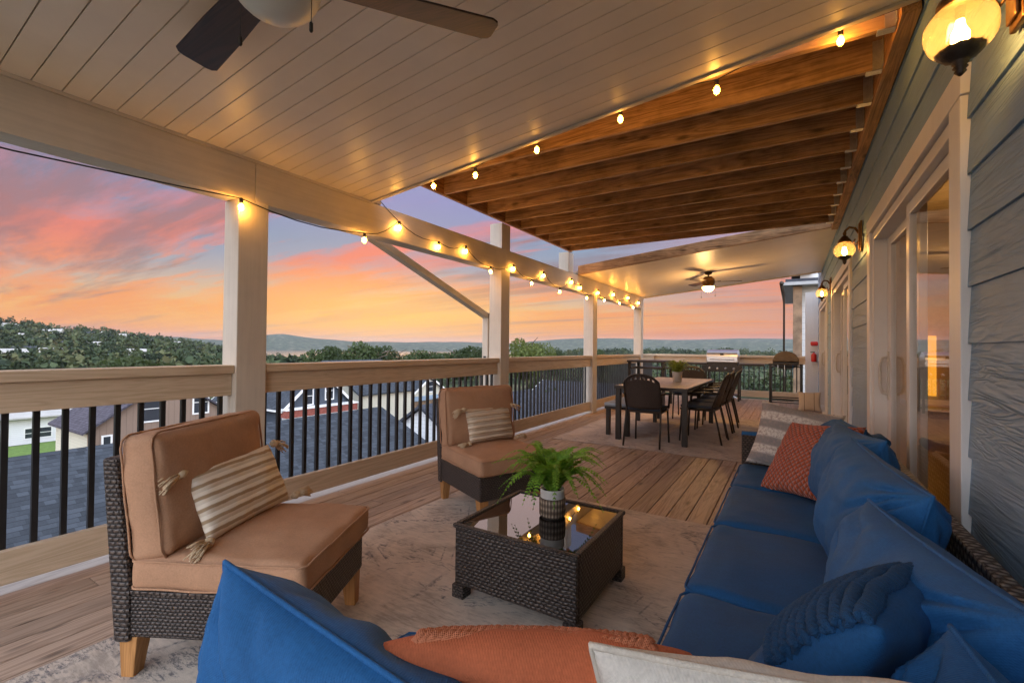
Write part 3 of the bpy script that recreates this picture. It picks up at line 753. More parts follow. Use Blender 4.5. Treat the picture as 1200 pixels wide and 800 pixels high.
# --------------------------------------------------------------------- fern
def frond(mb, base, az, L, rise, droop, w, twist=0, nl=26):
    d = Vector((math.cos(az), math.sin(az), 0)); side = Vector((-math.sin(az), math.cos(az), 0)); base = Vector(base); P = []
    for i in range(nl+1):
        u = i/nl; P.append(base+d*(L*(u*.55+.45*u*u*.9+.05*u))*.92+Vector((0, 0, rise*math.sin(min(u*1.15, 1)*PI*.5)-droop*u*u*u))+side*twist*u*u)
    mb.tube(P, [.0022*(1-.7*i/nl) for i in range(nl+1)], 4, caps=False)
    for i in range(2, nl+1):
        u = i/nl; t = (P[i]-P[i-1]).normalized(); up = side.cross(t).normalized()
        ll = w*(math.sin(PI*min(1, (u*.93+.07)))**.7)*(1.05-.45*u)+.003
        for s_ in (-1, 1):
            o = (side*s_+t*.35+up*(R.uniform(-.25, .25))-Vector((0, 0, .18))).normalized(); n = t*.0085*(1.1-.4*u); q = P[i]
            a = q-n*.6; b = q+n*.6; tip = q+o*ll+t*.003; mid = q+o*ll*.55+up*.002
            mb.add([a, mid-n*.8, tip, mid+n*.8, b], [(0, 1, 2, 3, 4)], R.random())
        
def leafmat(name, c1, c2, rough=.5):
    m = Mt(name, c1, rough, 0, .35); m.base(m.ramp(m.rnd(), [(.0, c2), (1., c1)])); m.b.inputs['Roughness'].default_value = rough
    t = m.n('ShaderNodeBsdfTranslucent'); t.inputs[0].default_value = (*[min(1, x*1.4) for x in c1], 1); mx = m.n('ShaderNodeMixShader'); mx.inputs[0].default_value = .3
    m.l(m.b.outputs[0], mx.inputs[1]); m.l(t.outputs[0], mx.inputs[2]); m.l(mx.outputs[0], m.out.inputs[0]); return m.m
MAT['fern'] = leafmat('fern green', (.26, .46, .05), (.07, .20, .025))
MAT['fern_warm'] = leafmat('yellow green fern', (.30, .36, .06), (.10, .17, .03))
MAT['soil'] = plain('potting soil', (.03, .02, .013), .9, 0, .3, 60, .4)
MAT['pot_white'] = plain('matte white pot', (.62, .60, .57), .5, 0, .06, 8)
def band_mat():
    m = Mt('banded rattan pot sleeve', (.3, .2, .12), .6); t = m.n('ShaderNodeTexCoord'); s = m.n('ShaderNodeSeparateXYZ'); m.l(t.outputs['Object'], s.inputs[0])
    ang = m.math('ARCTAN2', s.outputs[1], s.outputs[0]); st = m.math('ABSOLUTE', m.math('SINE', m.math('MULTIPLY', ang, 13.0)))
    zz = m.math('FRACT', m.math('MULTIPLY', s.outputs[2], 30.0)); 
    row = m.math('ABSOLUTE', m.math('SUBTRACT', zz, .5)); h = m.math('MULTIPLY', m.math('POWER', st, .5), m.math('SUBTRACT', 1.0, row))
    m.base(m.ramp(h, [(.3, (.03, .02, .014)), (.65, (.17, .115, .075)), (.95, (.36, .29, .22))])); m.bump(h, .9, .004); return m.m
MAT['band'] = band_mat()
pf = thing('potted_fern', 'bushy green fern in a banded pot on the coffee table', 'potted plant', (-1.07, 2.16, .361))
MB().lathe([(.001, .0), (.056, .0), (.062, .01), (.063, .130), (.065, .145), (.059, .145), (.057, .125), (.001, .123)], 32).build('pot', MAT['pot_white'], pf, smooth=True, bevel=0)
o = MB().lathe([(.064, .004), (.0685, .01), (.0695, .095), (.066, .100)], 40).build('rattan_sleeve', MAT['band'], pf, smooth=True)
MB().lathe([(.057, .126), (.001, .131)], 24).build('soil', MAT['soil'], pf)
fm = MB()
for i in range(70):
    az = i*2.39996+R.uniform(-.25, .25); k = R.random()
    if k < .34: L_, ri, dr = R.uniform(.22, .34), R.uniform(.11, .18), R.uniform(.16, .27)
    elif k < .75: L_, ri, dr = R.uniform(.22, .35), R.uniform(.15, .23), R.uniform(.05, .16)
    else: L_, ri, dr = R.uniform(.08, .16), R.uniform(.14, .20), R.uniform(.0, .05)
    frond(fm, (.02*math.cos(az), .02*math.sin(az), .125), az, L_, ri+.04, dr*.7, R.uniform(.030, .042), R.uniform(-.07, .07))
fm.build('foliage', MAT['fern'], pf)

# --------------------------------------------------------------------- rugs
def rug_mat(name, base, dark, blue, sc):
    m = Mt(name, base, .95, 0, .1); v = m.coord(); f = m.noise(v, 3.2*sc, 6, .7, .6); g = m.noise(m.coord(scale=(1, 6, 1)), 9*sc, 4, .7); w = m.noise(v, 260, 2, .6)
    q = m.math('ADD', m.math('MULTIPLY', f, .6), m.math('MULTIPLY', g, .4))
    c = m.ramp(q, [(.38, dark), (.5, base), (.64, tuple(min(1, x*1.22) for x in base))])
    # worn medallion traces
    vo = m.n('ShaderNodeTexVoronoi', feature='DISTANCE_TO_EDGE'); m.l(m.coord(scale=(1, 1, 1)), vo.inputs['Vector']); vo.inputs['Scale'].default_value = 2.6*sc
    d = m.math('FRACT', m.math('MULTIPLY', vo.outputs['Distance'], 7.0)); d = m.math('ABSOLUTE', m.math('SUBTRACT', d, .5))
    line = m.ramp(d, [(.03, (1, 1, 1)), (.12, (0, 0, 0))]); msk = m.ramp(m.noise(v, 2.1*sc, 5, .75), [(.47, (0, 0, 0)), (.56, (1, 1, 1))])
    br = m.ramp(m.noise(v, 38, 4, .8), [(.42, (0, 0, 0)), (.6, (1, 1, 1))])
    k = m.math('MULTIPLY', m.math('MULTIPLY', line, msk), br); c = m.mix(m.math('MULTIPLY', k, .85), c, blue)
    pm = m.ramp(m.noise(v, 2.3*sc, 4, .7, 1.2), [(.555, (0, 0, 0)), (.62, (1, 1, 1))]); br2 = m.ramp(m.noise(m.coord(scale=(1, 3, 1)), 22, 5, .8), [(.47, (0, 0, 0)), (.58, (1, 1, 1))])
    c = m.mix(m.math('MULTIPLY', m.math('MULTIPLY', pm, br2), .8), c, blue)
    c = m.mix(m.math('MULTIPLY', w, .35), c, dark)
    m.base(c); b = m.bump(w, .6, .003); m.bump(g, .25, .004, b); return m.m
MAT['rug1'] = rug_mat('faded beige and blue rug', (.66, .56, .465), (.40, .335, .28), (.05, .065, .10), 1.)
MAT['rug2'] = rug_mat('faded taupe rug', (.55, .465, .40), (.36, .30, .265), (.14, .13, .14), .8)
def rug(name, cx, cy, w, h, rz, mat, label):
    m = MB(); n = 30; vs = []; fs = []
    o = None
    m.rbox(w, h, .008, .003, (24, 24, 1), TR(0, 0, .004), 0, .0015, 3, 0, 3.)
    o = m.build(name, mat, None, smooth=False); o.location = (cx, cy, .002); o.rotation_euler = (0, 0, rz); return tag(o, label, 'rug')
rug('area_rug', -1.02, 1.78, 2.82, 3.36, rad(0), MAT['rug1'], 'faded beige rug with dark blue traces under the coffee table')
rug('area_rug', -1.62, 7.35, 2.35, 3.5, rad(0), MAT['rug2'], 'faded taupe rug under the dining table')

# --------------------------------------------------------------------- sofa
sf = thing('sectional_sofa', 'L shaped outdoor sofa with navy seat cushions and royal blue back cushions', 'sofa', (.1, 2.0, .006))
def us(o): return under(o, sf)
us(MB().box(-.29, .45, .25, 3.74, .06, .27).build('wicker_base', MAT['wicker'], bevel=.01))
us(MB().box(-.93, -.293, .25, 1.01, .06, .27).build('wicker_base', MAT['wicker'], bevel=.01))
# wall-side back with an open woven edge
us(MB().box(.445, .492, .18, 3.78, .06, .66).build('wicker_back', MAT['weave_light'], bevel=.008))
us(MB().box(-.95, .442, .18, .235, .06, .66).build('wicker_back', MAT['wicker'], bevel=.008))
us(MB().box(-.315, .442, 3.745, 3.80, .06, .62).build('wicker_arm', MAT['wicker'], bevel=.012))
us(MB().tube([(-.315, 3.775, .615), (.25, 3.775, .625), (.42, 3.765, .66), (.475, 3.70, .69), (.48, 3.5, .69)], .026, 10).build('arm_bolster', MAT['navy'], smooth=True))
for x in (-.25, .4):
    for y in (.3, 1.4, 2.5, 3.65): us(MB().box(x-.03, x+.03, y-.03, y+.03, 0, .061).build('foot', MAT['wicker_side'], bevel=.004))
sy = [.28, .98, 1.68, 2.385, 3.09, 3.735]
for i in range(5):
    a, b = sy[i], sy[i+1]
    if i == 0: continue
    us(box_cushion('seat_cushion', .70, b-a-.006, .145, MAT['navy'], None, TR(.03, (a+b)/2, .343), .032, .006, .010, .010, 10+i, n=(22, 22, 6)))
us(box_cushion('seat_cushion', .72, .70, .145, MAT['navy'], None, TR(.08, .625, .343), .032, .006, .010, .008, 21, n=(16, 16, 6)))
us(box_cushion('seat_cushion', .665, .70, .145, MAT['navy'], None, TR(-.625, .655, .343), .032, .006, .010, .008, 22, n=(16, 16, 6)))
def back_cush(m, w, h, t, seed, pinch=.06):
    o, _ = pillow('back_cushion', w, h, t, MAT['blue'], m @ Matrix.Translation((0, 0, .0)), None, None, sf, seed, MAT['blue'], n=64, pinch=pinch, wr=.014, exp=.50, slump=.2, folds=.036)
    o.matrix_parent_inverse = Matrix.Translation(sf.location).inverted()
    return o
for i, (y0, y1, top, lean, yaw) in enumerate(((.36, .98, .40, 9, 190), (.99, 1.70, .42, 8, 190), (1.70, 2.40, .46, 9, 190), (2.40, 3.10, .46, 9, 189), (3.10, 3.70, .42, 12, 190))):
    back_cush(frame(.205, (y0+y1)/2, .40, rad(yaw), rad(lean)) @ Matrix.Translation((0, top/2, 0)) @ Matrix.Rotation(rad((-2, 3, -3, 2, 0)[i]), 4, 'Z'), y1-y0+.01, top, .30, 31+i)
back_cush(frame(-.625, .52, .35, rad(92), rad(7)) @ Matrix.Translation((0, .215, 0)) @ Matrix.Rotation(rad(9), 4, 'Z'), .64, .45, .26, 41, .015)
back_cush(frame(-.01, .40, .40, rad(91), rad(14)) @ Matrix.Translation((0, .17, 0)), .62, .36, .20, 42)

# throw pillows
def place(o_cx, o_cy, o_z, yaw, lean, roll, h): return frame(o_cx, o_cy, o_z, yaw, lean) @ Matrix.Translation((0, h/2, 0)) @ Matrix.Rotation(roll, 4, 'Z')
pillow('throw_pillow', .50, .46, .16, MAT['striped'], place(-.01, 3.50, .44, rad(-104), rad(22), rad(-7), .44), 'grey and ivory banded pillow against the far end of the sofa', 'pillow', seed=2, pinch=.10, wr=.016, slump=.3)
pillow('throw_pillow', .47, .48, .16, MAT['orange'], place(-.01, 3.02, .44, rad(-138), rad(36), rad(7), .44), 'burnt orange textured knit pillow at the far end of the sofa', 'pillow', seed=5, pinch=.08, wr=.010)
o, mm = pillow('throw_pillow', .45, .45, .17, MAT['navy'], place(-.05, 1.17, .45, rad(156), rad(36), rad(6), .42), 'navy blue pillow with a chunky knitted band, near corner of the sofa', 'pillow', seed=8, pinch=.05, wr=.012)
# chunky knitted band: rows of fat yarn across the top part of the navy pillow
def chunky(parent, mm, w, h, t, rows, mat, sgn=1, y0=.48, y1=.98, seed=0, r=.011, xw=.92):
    m = MB()
    def surf(u, v):
        a = max(0, (1-u*u)*(1-v*v)); return Vector((w/2*u*(1-.05*(1-v*v)*abs(u)), h/2*v*(1-.05*(1-u*u)*abs(v)), sgn*(t/2*a**.42)))
    for k in range(rows):
        v = y0+(y1-y0)*k/(rows-1); n = 150
        for ph in (0, PI):
            pts = []
            for i in range(n+1):
                u = -xw+2*xw*i/n; a = i*PI/4.5+ph+k*1.3
                p = surf(u, min(.985, v+.022*math.sin(a)+.010*math.sin(u*9+k+seed))); p.z += sgn*(.005+.0065*math.cos(a)); pts.append(mm @ p)
            m.tube(pts, r*(1+.1*R.random()), 6)
    return m.build('knit_band', mat, parent, smooth=True)
chunky(o, mm, .45, .45, .17, 10, MAT['navy_yarn'] if 'navy_yarn' in MAT else MAT.setdefault('navy_yarn', fabric('navy yarn', (.014, .065, .16), .95, bump=.6)), y0=.06, y1=.95, r=.0082)
o, mm = pillow('throw_pillow', .52, .44, .17, MAT['orange_plain'], place(-.44, .80, .385, rad(120), rad(27), rad(0), .40), 'burnt orange pillow with a knitted top band, front edge of the picture', 'pillow', seed=11, pinch=-.03, wr=.014, exp=.36)
MAT['orange_yarn'] = fabric('orange yarn', (.56, .20, .10), .95, bump=.6)
chunky(o, mm, .52, .44, .17, 7, MAT['orange_yarn'], y0=.35, y1=.985, r=.0095, xw=.74)
pillow('throw_pillow', .56, .46, .16, MAT['ivory'], place(.03, .765, .435, rad(104), rad(16), rad(-4), .43), 'plain ivory linen pillow, front edge of the picture', 'pillow', seed=13, pinch=.05, wr=.012, pipe=MAT['cream_fab'])

# ================================================================ dining area
MAT['table_top'] = grain('whitewashed plank table top', (.54, .47, .38), (.34, .28, .22), 'y', .38, fine=40, rv=.14, bump=.15)
MAT['sling'] = wicker('dark brown woven chair', (.075, .045, .03), (.025, .015, .012), 45, 70)
MAT['seat_pad'] = fabric('dark navy seat pad', (.05, .065, .095), .8)
dt = thing('dining_table', 'long plank topped dining table on square dark legs', 'dining table', (-1.58, 7.15, .01))
m = MB()
for i in range(7): m.box(-.44+i*.1265, -.44+i*.1265+.122, -1.12, 1.12, .705, .730)
m.build('table_top', MAT['table_top'], dt, bevel=.003)
m = MB(); m.box(-.47, -.443, -1.15, 1.15, .690, .732); m.box(.443, .47, -1.15, 1.15, .690, .732); m.box(-.443, .443, -1.15, -1.123, .690, .7315); m.box(-.443, .443, 1.123, 1.15, .690, .7315); m.box(-.442, .442, -.03, .03, .66, .70); m.build('table_frame', MAT['dark_table'], dt, bevel=.003)
for x in (-.43, .43):
    for y in (-1.1, 1.1): MB().box(x-.033, x+.033, y-.033, y+.033, 0, .69).build('leg', MAT['dark_table'], dt, bevel=.004)
def dining_chair(label):      # faces +x
    t = thing('dining_chair', label, 'dining chair', group='woven dark dining chairs')
    m = MB().rbox(.44, .45, .03, .014, (8, 8, 1), TR(.02, 0, .43)); m.build('seat', MAT['sling'], t, smooth=True)
    MB().rbox(.42, .43, .045, .02, (8, 8, 2), TR(.025, 0, .468), .004, .003, 2).build('seat_pad', MAT['seat_pad'], t, smooth=True)
    # rounded woven back: curved sheet with an arched top
    vs = []; fs = []; nu, nv = 16, 14
    for i in range(nu+1):
        u = -1+2*i/nu
        for j in range(nv+1):
            v = j/nv; top = .44*(1-.22*abs(u)**2.6); z = .47+v*top; y = u*(.215+.012*math.sin(v*PI)); x = -.215-.13*v+.045*u*u
            vs.append((x, y, z))
    for i in range(nu):
        for j in range(nv): 
            if j == nv-2 and 1 < i < nu-2 and i % 2 == 0: continue      # pierced top band
            a = i*(nv+1)+j; fs.append((a, a+1, a+nv+2, a+nv+1))
    b = MB(); b.add(vs, fs); b = b.build('backrest', MAT['sling'], t, smooth=True); q = b.modifiers.new('s', 'SOLIDIFY'); q.thickness = .012
    def edge(u, v): top = .44*(1-.22*abs(u)**2.6); return (-.215-.13*v+.045*u*u, u*(.215+.012*math.sin(v*PI)), .47+v*top)
    arch = [edge(-1, v/8) for v in range(8)]+[edge(-1+2*i/24, 1) for i in range(25)]+[edge(1, v/8) for v in range(7, -1, -1)]
    MB().tube(arch, .012, 8).build('back_frame', MAT['dark_table'], t, smooth=True)
    for s_ in (-1, 1):
        MB().tube([(.21, s_*.205, .44), (.225, s_*.215, .2), (.235, s_*.22, 0)], .0125, 8).build('leg', MAT['dark_table'], t, smooth=True)
        MB().tube([(-.17, s_*.215, .50), (-.20, s_*.217, .42), (-.25, s_*.222, .2), (-.29, s_*.226, 0)], .0125, 8).build('leg', MAT['dark_table'], t, smooth=True)
        MB().tube([(-.20, s_*.215, .45), (.21, s_*.205, .43)], .010, 6).build('seat_rail', MAT['dark_table'], t, smooth=True)
        MB().tube([(-.265, s_*.225, .66), (-.1, s_*.25, .665), (.12, s_*.25, .645), (.19, s_*.235, .60), (.20, s_*.22, .45)], .013, 8).build('armrest', MAT['dark_table'], t, smooth=True)
    return t
ch = dining_chair('dining chair at the near end of the table, its back to the camera')
ch.location = (-1.60, 5.98, .01); ch.rotation_euler = (0, 0, rad(90))
names = ['nearest of the four dining chairs along the right side of the table', 'second dining chair from the front along the right side', 'third dining chair from the front along the right side', 'farthest of the four dining chairs along the right side']
for i in range(4): dup(ch, (-1.03+R.uniform(-.02, .02), 6.64+.56*i, .01), rad(180+R.uniform(-4, 4)), names[i])
dup(ch, (-1.58, 8.62, .01), rad(-90), 'dining chair at the far end of the table, facing the camera')
bn = thing('dining_bench', 'backless bench with a grey cushion along the left side of the table', 'bench', (-2.10, 7.05, .01))
MB().rbox(.36, 1.7, .06, .025, (6, 20, 2), TR(0, 0, .44), .004, .004, 4).build('cushion', fabric('pale grey bench pad', (.30, .34, .38), .85), bn, smooth=True)
MB().box(-.17, .17, -.83, .83, .375, .41).build('seat', MAT['dark_table'], bn, bevel=.004)
for x in (-.14, .14):
    for y in (-.75, .75): MB().box(x-.028, x+.028, y-.03, y+.03, 0, .376).build('leg', MAT['dark_table'], bn, bevel=.003)
# plant on the table
pp = thing('potted_plant', 'yellow green fern in a small pale pot on the dining table', 'potted plant', (-1.50, 7.30, .741))
MB().lathe([(.001, 0), (.062, 0), (.075, .14), (.078, .15), (.070, .15), (.066, .13), (.001, .128)], 28).build('pot', plain('pale grey ceramic', (.50, .46, .42), .5), pp, smooth=True)
MB().lathe([(.067, .131), (.001, .135)], 20).build('soil', MAT['soil'], pp)
fm = MB()
for i in range(44):
    az = i*2.39996; k = R.random(); frond(fm, (.02*math.cos(az), .02*math.sin(az), .13), az, R.uniform(.12, .27), R.uniform(.08, .24), R.uniform(.02, .12), R.uniform(.03, .04), R.uniform(-.05, .05), 18)
fm.build('foliage', MAT['fern_warm'], pp)

# ---------------------------------------------------------------------- grills
ga = thing('gas_grill', 'wide gas grill with a steel lid and dark side shelves at the far railing', 'grill', (-1.45, 12.35, 0))
MB().box(-.34, .34, -.24, .24, .72, .93).build('firebox', MAT['black_metal'], ga, bevel=.01)
m = MB(); hood = [(-.25, .93), (-.25, 1.07)]+[(-.25+.10-.10*math.cos(rad(a)), 1.07+.13*math.sin(rad(a))) for a in (20, 45, 70)]+[(0, 1.235), (.15, 1.20), (.24, 1.08), (.24, .93)]
m.prism(hood, .70, Matrix(((0, 0, 1, -.35), (1, 0, 0, 0), (0, 1, 0, 0), (0, 0, 0, 1)))); m.build('lid', MAT['steel'], ga, bevel=.012)
MB().tube([(-.26, -.25, 1.0), (-.26, -.285, 1.0), (.26, -.285, 1.0), (.26, -.25, 1.0)], .011, 8).build('handle', MAT['steel'], ga, smooth=True)
MB().box(-.04, .04, -.262, -.252, 1.10, 1.15).build('thermometer', MAT['black_metal'], ga)
MB().box(-.45, .45, -.285, -.245, .70, .86).build('control_panel', MAT['black_metal'], ga, bevel=.006)
for i in range(4): MB().lathe([(.030, 0), (.026, .03), (.001, .032)], 16, TR(-.27+.18*i, -.287, .78, rad(90))).build('knob', MAT['steel'], ga, smooth=True)
for s_ in (-1, 1): MB().box(min(s_*.36, s_*.90), max(s_*.36, s_*.90), -.22, .22, .86, .90).build('side_shelf', MAT['dark_table'], ga, bevel=.006)
MB().box(-.36, .36, -.2, .2, .12, .15).build('bottom_shelf', MAT['dark_table'], ga, bevel=.004)
for x in (-.36, .36):
    for y in (-.2, .2): MB().box(x-.02, x+.02, y-.02, y+.02, .0, .72).build('leg', MAT['dark_table'], ga)
bt = thing('bar_table', 'tall dark bar table in the far left corner beside the dining table', 'bar table', (-2.72, 10.4, 0))
MB().box(-.42, .42, -.40, .40, .94, .985).build('table_top', MAT['dark_table'], bt, bevel=.006)
MB().box(-.40, .40, -.38, .38, .80, .83).build('lower_rail', MAT['dark_table'], bt, bevel=.004)
for x in (-.37, .37):
    for y in (-.35, .35): MB().box(x-.03, x+.03, y-.03, y+.03, 0, .94).build('leg', MAT['dark_table'], bt, bevel=.003)
gb = thing('barrel_grill', 'small dark barrel grill with a brown domed lid on a cart', 'grill', (-.11, 11.35, 0))
m = MB(); n = 14; pr = [(-.24*math.cos(rad(180*i/n)), .22*math.sin(rad(180*i/n))) for i in range(n+1)]
m.prism(pr, .50, Matrix(((1, 0, 0, 0), (0, 0, -1, .25), (0, 1, 0, 1.0), (0, 0, 0, 1)))); m.build('lid', plain('brown enamel lid', (.12, .075, .03), .35, .3, .2, 10), gb, bevel=.008)
m = MB(); m.prism([(x, -y*.7) for x, y in pr], .48, Matrix(((1, 0, 0, 0), (0, 0, -1, .24), (0, 1, 0, .99), (0, 0, 0, 1)))); m.build('firebox', MAT['black_metal'], gb, bevel=.006)
MB().box(-.31, .31, -.30, -.245, .93, .955).build('front_shelf', MAT['dark_table'], gb, bevel=.004)
m = MB(); m.box(-.31, .31, -.24, .24, .88, .90); m.build('rack', MAT['dark_table'], gb)
for x in (-.28, .28):
    for y in (-.22, .22): MB().box(x-.022, x+.022, y-.022, y+.022, .02, .93).build('leg', MAT['black_metal'], gb, bevel=.003)
for y in (-.22, .22):
    MB().box(-.258, .258, y-.012, y+.012, .20, .225).build('stretcher', MAT['black_metal'], gb); MB().box(-.258, .258, y-.012, y+.012, .13, .15).build('stretcher', MAT['black_metal'], gb)
for x in (-.30, .30): MB().lathe([(.001, -.02), (.06, -.02), (.06, .02), (.001, .02)], 20, TR(x, .22, .062, 0, rad(90))).build('wheel', MAT['black_metal'], gb)
for i, x in enumerate((-.14, -.02, .13)): MB().tube([(x, -.265, .93), (x, -.27, .72-.03*i)], .006, 6).build('utensil', MAT['steel'] if i != 2 else MAT['blue'], gb)
# floor cushion leaning by the wall, bag
MAT['diamond'] = stripe_mat('pale cushion with thin dark lines', (.50, .45, .40), (.12, .10, .09), 6, .06, axis=0, edge=.04)
pillow('floor_pillow', .40, .40, .14, MAT['diamond'], frame(.30, 10.95, .01, rad(-95), rad(12)) @ Matrix.Translation((0, .20, 0)) @ Matrix.Rotation(rad(2), 4, 'Z'), 'pale cushion with thin dark lines on the floor by the wall', 'pillow', seed=3)
fe = thing('fire_extinguisher', 'small red fire extinguisher hung on the far white wall', 'fire extinguisher', (.44, 12.86, .97))
MB().lathe([(.001, 0), (.05, .004), (.055, .02), (.055, .16), (.04, .19), (.016, .20), (.016, .22), (.001, .22)], 20).build('cylinder', plain('red enamel', (.60, .02, .012), .3), fe, smooth=True)
MB().box(-.07, .02, -.012, .012, .22, .24).build('lever', MAT['black_metal'], fe)
al = MB().rbox(.15, .06, .10, .03, (8, 6, 6)).build('alarm_bell', plain('red enamel cap', (.60, .02, .015), .35), None, smooth=True); al.location = (.45, 12.88, 1.40); tag(al, 'red wall fixture above the fire extinguisher', 'wall fixture')

# ================================================================ land, lake
CAMZ = 1.24
def interp(x, xs, ys): return np.interp(x, xs, ys)
def az_of(X, Y): return np.degrees(np.arctan2(-X, Y))
rng = np.random.RandomState(5)
def fbm(x, y, seed=0, octs=4):
    out = np.zeros_like(x); a = 1.; 
    r = np.random.RandomState(seed)
    for o in range(octs):
        for _ in range(4):
            th = r.rand()*2*np.pi; ph = r.rand()*6.28; out += a*np.sin((x*np.cos(th)+y*np.sin(th))*(2**o)*(0.7+.6*r.rand())+ph)/4
        a *= .55
    return out
AZH = [-200, -60, 24, 33, 40, 55, 60, 64, 68.5, 73, 77, 80, 90, 110, 140, 200]
ELH = [-1.6, -.25, -.25, -1.4, -1.8, -1.8, -1.5, -.5, .4, 1.05, 1.2, 1.65, 2.1, 1.2, -1, -1.6]
AZF = [-180, -60, -20, 0, 6.5, 12, 19, 25, 29, 31, 35, 42, 50, 54.7, 56, 58.5, 60, 62, 64, 68, 72, 80, 100, 180]
ELF = [.6, .8, 1.2, 1.3, 1.21, 1.1, 1.28, 1.1, .8, .45, .55, .63, .5, .74, .9, 1.18, 1.0, .8, .45, .75, .6, .5, .6, .6]
def ground(X, Y):
    X = np.asarray(X, float); Y = np.asarray(Y, float); r = np.hypot(X, Y); a = az_of(X, Y)
    near = interp(r, [0, 28, 40, 95, 160, 400, 900, 1400, 1600], [-7, -7, -9.5, -9.5, -14, -24, -33, -39, -46])
    hill = CAMZ+760*np.tan(np.radians(interp(a, AZH, ELH)))-9
    h2 = interp(r, [0, 200, 420, 760, 1100, 1500], [0, 0, .35, 1, .45, 0])
    near = near+np.maximum(hill+33, 0)*h2
    near = near+fbm(X/60, Y/60, 3)*np.clip((r-110)/300, 0, 1)*3.
    far = CAMZ+5200*np.tan(np.radians(interp(a, AZF, ELF)))+fbm(X/700, Y/700, 9)*9
    t = np.clip((r-4100)/1100, 0, 1); t = t*t*(3-2*t); t2 = np.clip((7600-r)/1800, 0, 1)
    z = np.where(r < 1600, near, -46+(far+46)*t*t2)
    return z
rs = np.concatenate([[0.5], np.linspace(6, 100, 26), np.geomspace(106, 1600, 60), [2200, 3000, 3800], np.linspace(4100, 5400, 16), [5800, 6400, 7000, 7700]])
na = 900; aa = np.arange(na)*2*np.pi/na
RR, AA = np.meshgrid(rs, aa, indexing='ij'); X = -RR*np.sin(AA); Y = RR*np.cos(AA)
Z = ground(X, Y)
far_mask = RR > 4000
Z = np.where(far_mask, Z+fbm(X/160, Y/160, 21)*6*np.clip((RR-4200)/600, 0, 1), Z)
nr = len(rs); vs = np.stack([X, Y, Z], -1).reshape(-1, 3)
i = np.arange(nr-1)[:, None]; j = np.arange(na)[None, :]; j2 = (j+1) % na
F = np.stack([i*na+j+0*i, i*na+j2, (i+1)*na+j2, (i+1)*na+j], -1).reshape(-1, 4)[:, ::-1]
def npmesh(name, V, F, mat, smooth=False, rnd=None):
    me = bpy.data.meshes.new(name); V = np.ascontiguousarray(V, np.float32); F = np.ascontiguousarray(F, np.int32)
    me.vertices.add(len(V)); me.vertices.foreach_set('co', V.ravel()); me.loops.add(F.size); me.polygons.add(len(F))
    me.polygons.foreach_set('loop_start', np.arange(0, F.size, F.shape[1], dtype=np.int32)); me.polygons.foreach_set('loop_total', np.full(len(F), F.shape[1], np.int32))
    me.loops.foreach_set('vertex_index', F.ravel()); me.update(calc_edges=True); me.validate()
    if smooth: me.polygons.foreach_set('use_smooth', [True]*len(me.polygons))
    if rnd is not None: at = me.attributes.new('rnd', 'FLOAT', 'FACE'); at.data.foreach_set('value', np.asarray(rnd, np.float32))
    o = bpy.data.objects.new(name, me); col.objects.link(o); me.materials.append(mat); return o
mt = Mt('land', (.08, .09, .05), .95, 0, .1); v = mt.coord(); f1 = mt.noise(v, .02, 6, .65); f2 = mt.noise(v, .004, 4, .6)
c = mt.ramp(f1, [(.38, (.018, .032, .018)), (.52, (.05, .065, .03)), (.66, (.14, .13, .09))]); mt.base(c)
npmesh('terrain', vs, F, mt.m, True)['kind'] = 'structure'
m = MB(); m.add([(-8000, -8000, -40), (8000, -8000, -40), (8000, 8000, -40), (-8000, 8000, -40)], [(0, 1, 2, 3)])
mw = Mt('lake water', (.03, .05, .06), .12, 0, .6); mw.bump(mw.noise(mw.coord(scale=(.02, .06, 1)), 1, 4), .25, .5)
m.build('lake', mw.m, kind='structure')

# ----------------------------------------------------------------- leaves
def leafcloud(c, rad3, n, size, r, shell=.55, lumps=7, flat=.8):
    """leaf-sized triangles/quads in uneven clumps"""
    c = np.asarray(c, float); rad3 = np.asarray(rad3, float)
    lc = r.normal(size=(lumps, 3)); lc /= np.linalg.norm(lc, axis=1)[:, None]; lc *= (.35+.4*r.rand(lumps, 1)); lr = .34+.26*r.rand(lumps)
    k = r.randint(0, lumps, n); d = r.normal(size=(n, 3)); d /= np.linalg.norm(d, axis=1)[:, None]
    p = lc[k]+d*(lr[k]*(shell+(1-shell)*r.rand(n)**.5))[:, None]
    p[:, 2] = np.maximum(p[:, 2], -.75+.15*r.rand(n)); p = c+p*rad3
    a = r.normal(size=(n, 3)); a /= np.linalg.norm(a, axis=1)[:, None]; b = np.cross(a, r.normal(size=(n, 3))); b /= np.linalg.norm(b, axis=1)[:, None]
    s = size*(.6+.8*r.rand(n))[:, None]; V = np.stack([p-a*s-b*s*.6, p+a*s-b*s*.5, p+a*s*.7+b*s*.7, p-a*s*.6+b*s*.6], 1).reshape(-1, 3)
    shade = .6*(r.rand(lumps)[k])+.4*r.rand(n)
    return V, shade
def leaves(name, parts, mat, parent=None):
    V = np.concatenate([p[0] for p in parts]); s = np.concatenate([p[1] for p in parts]); F = np.arange(len(V)).reshape(-1, 4)
    o = npmesh(name, V, F, mat, False, s)
    if parent is not None: o.parent = parent
    return o
MAT['leaf'] = leafmat('tree leaves', (.060, .088, .026), (.018, .032, .012), .6)
MAT['leaf_y'] = leafmat('yellow green tree leaves', (.13, .16, .035), (.05, .075, .02), .6)
MAT['bark'] = plain('tree bark', (.10, .075, .055), .9, 0, .3, 8, .5)
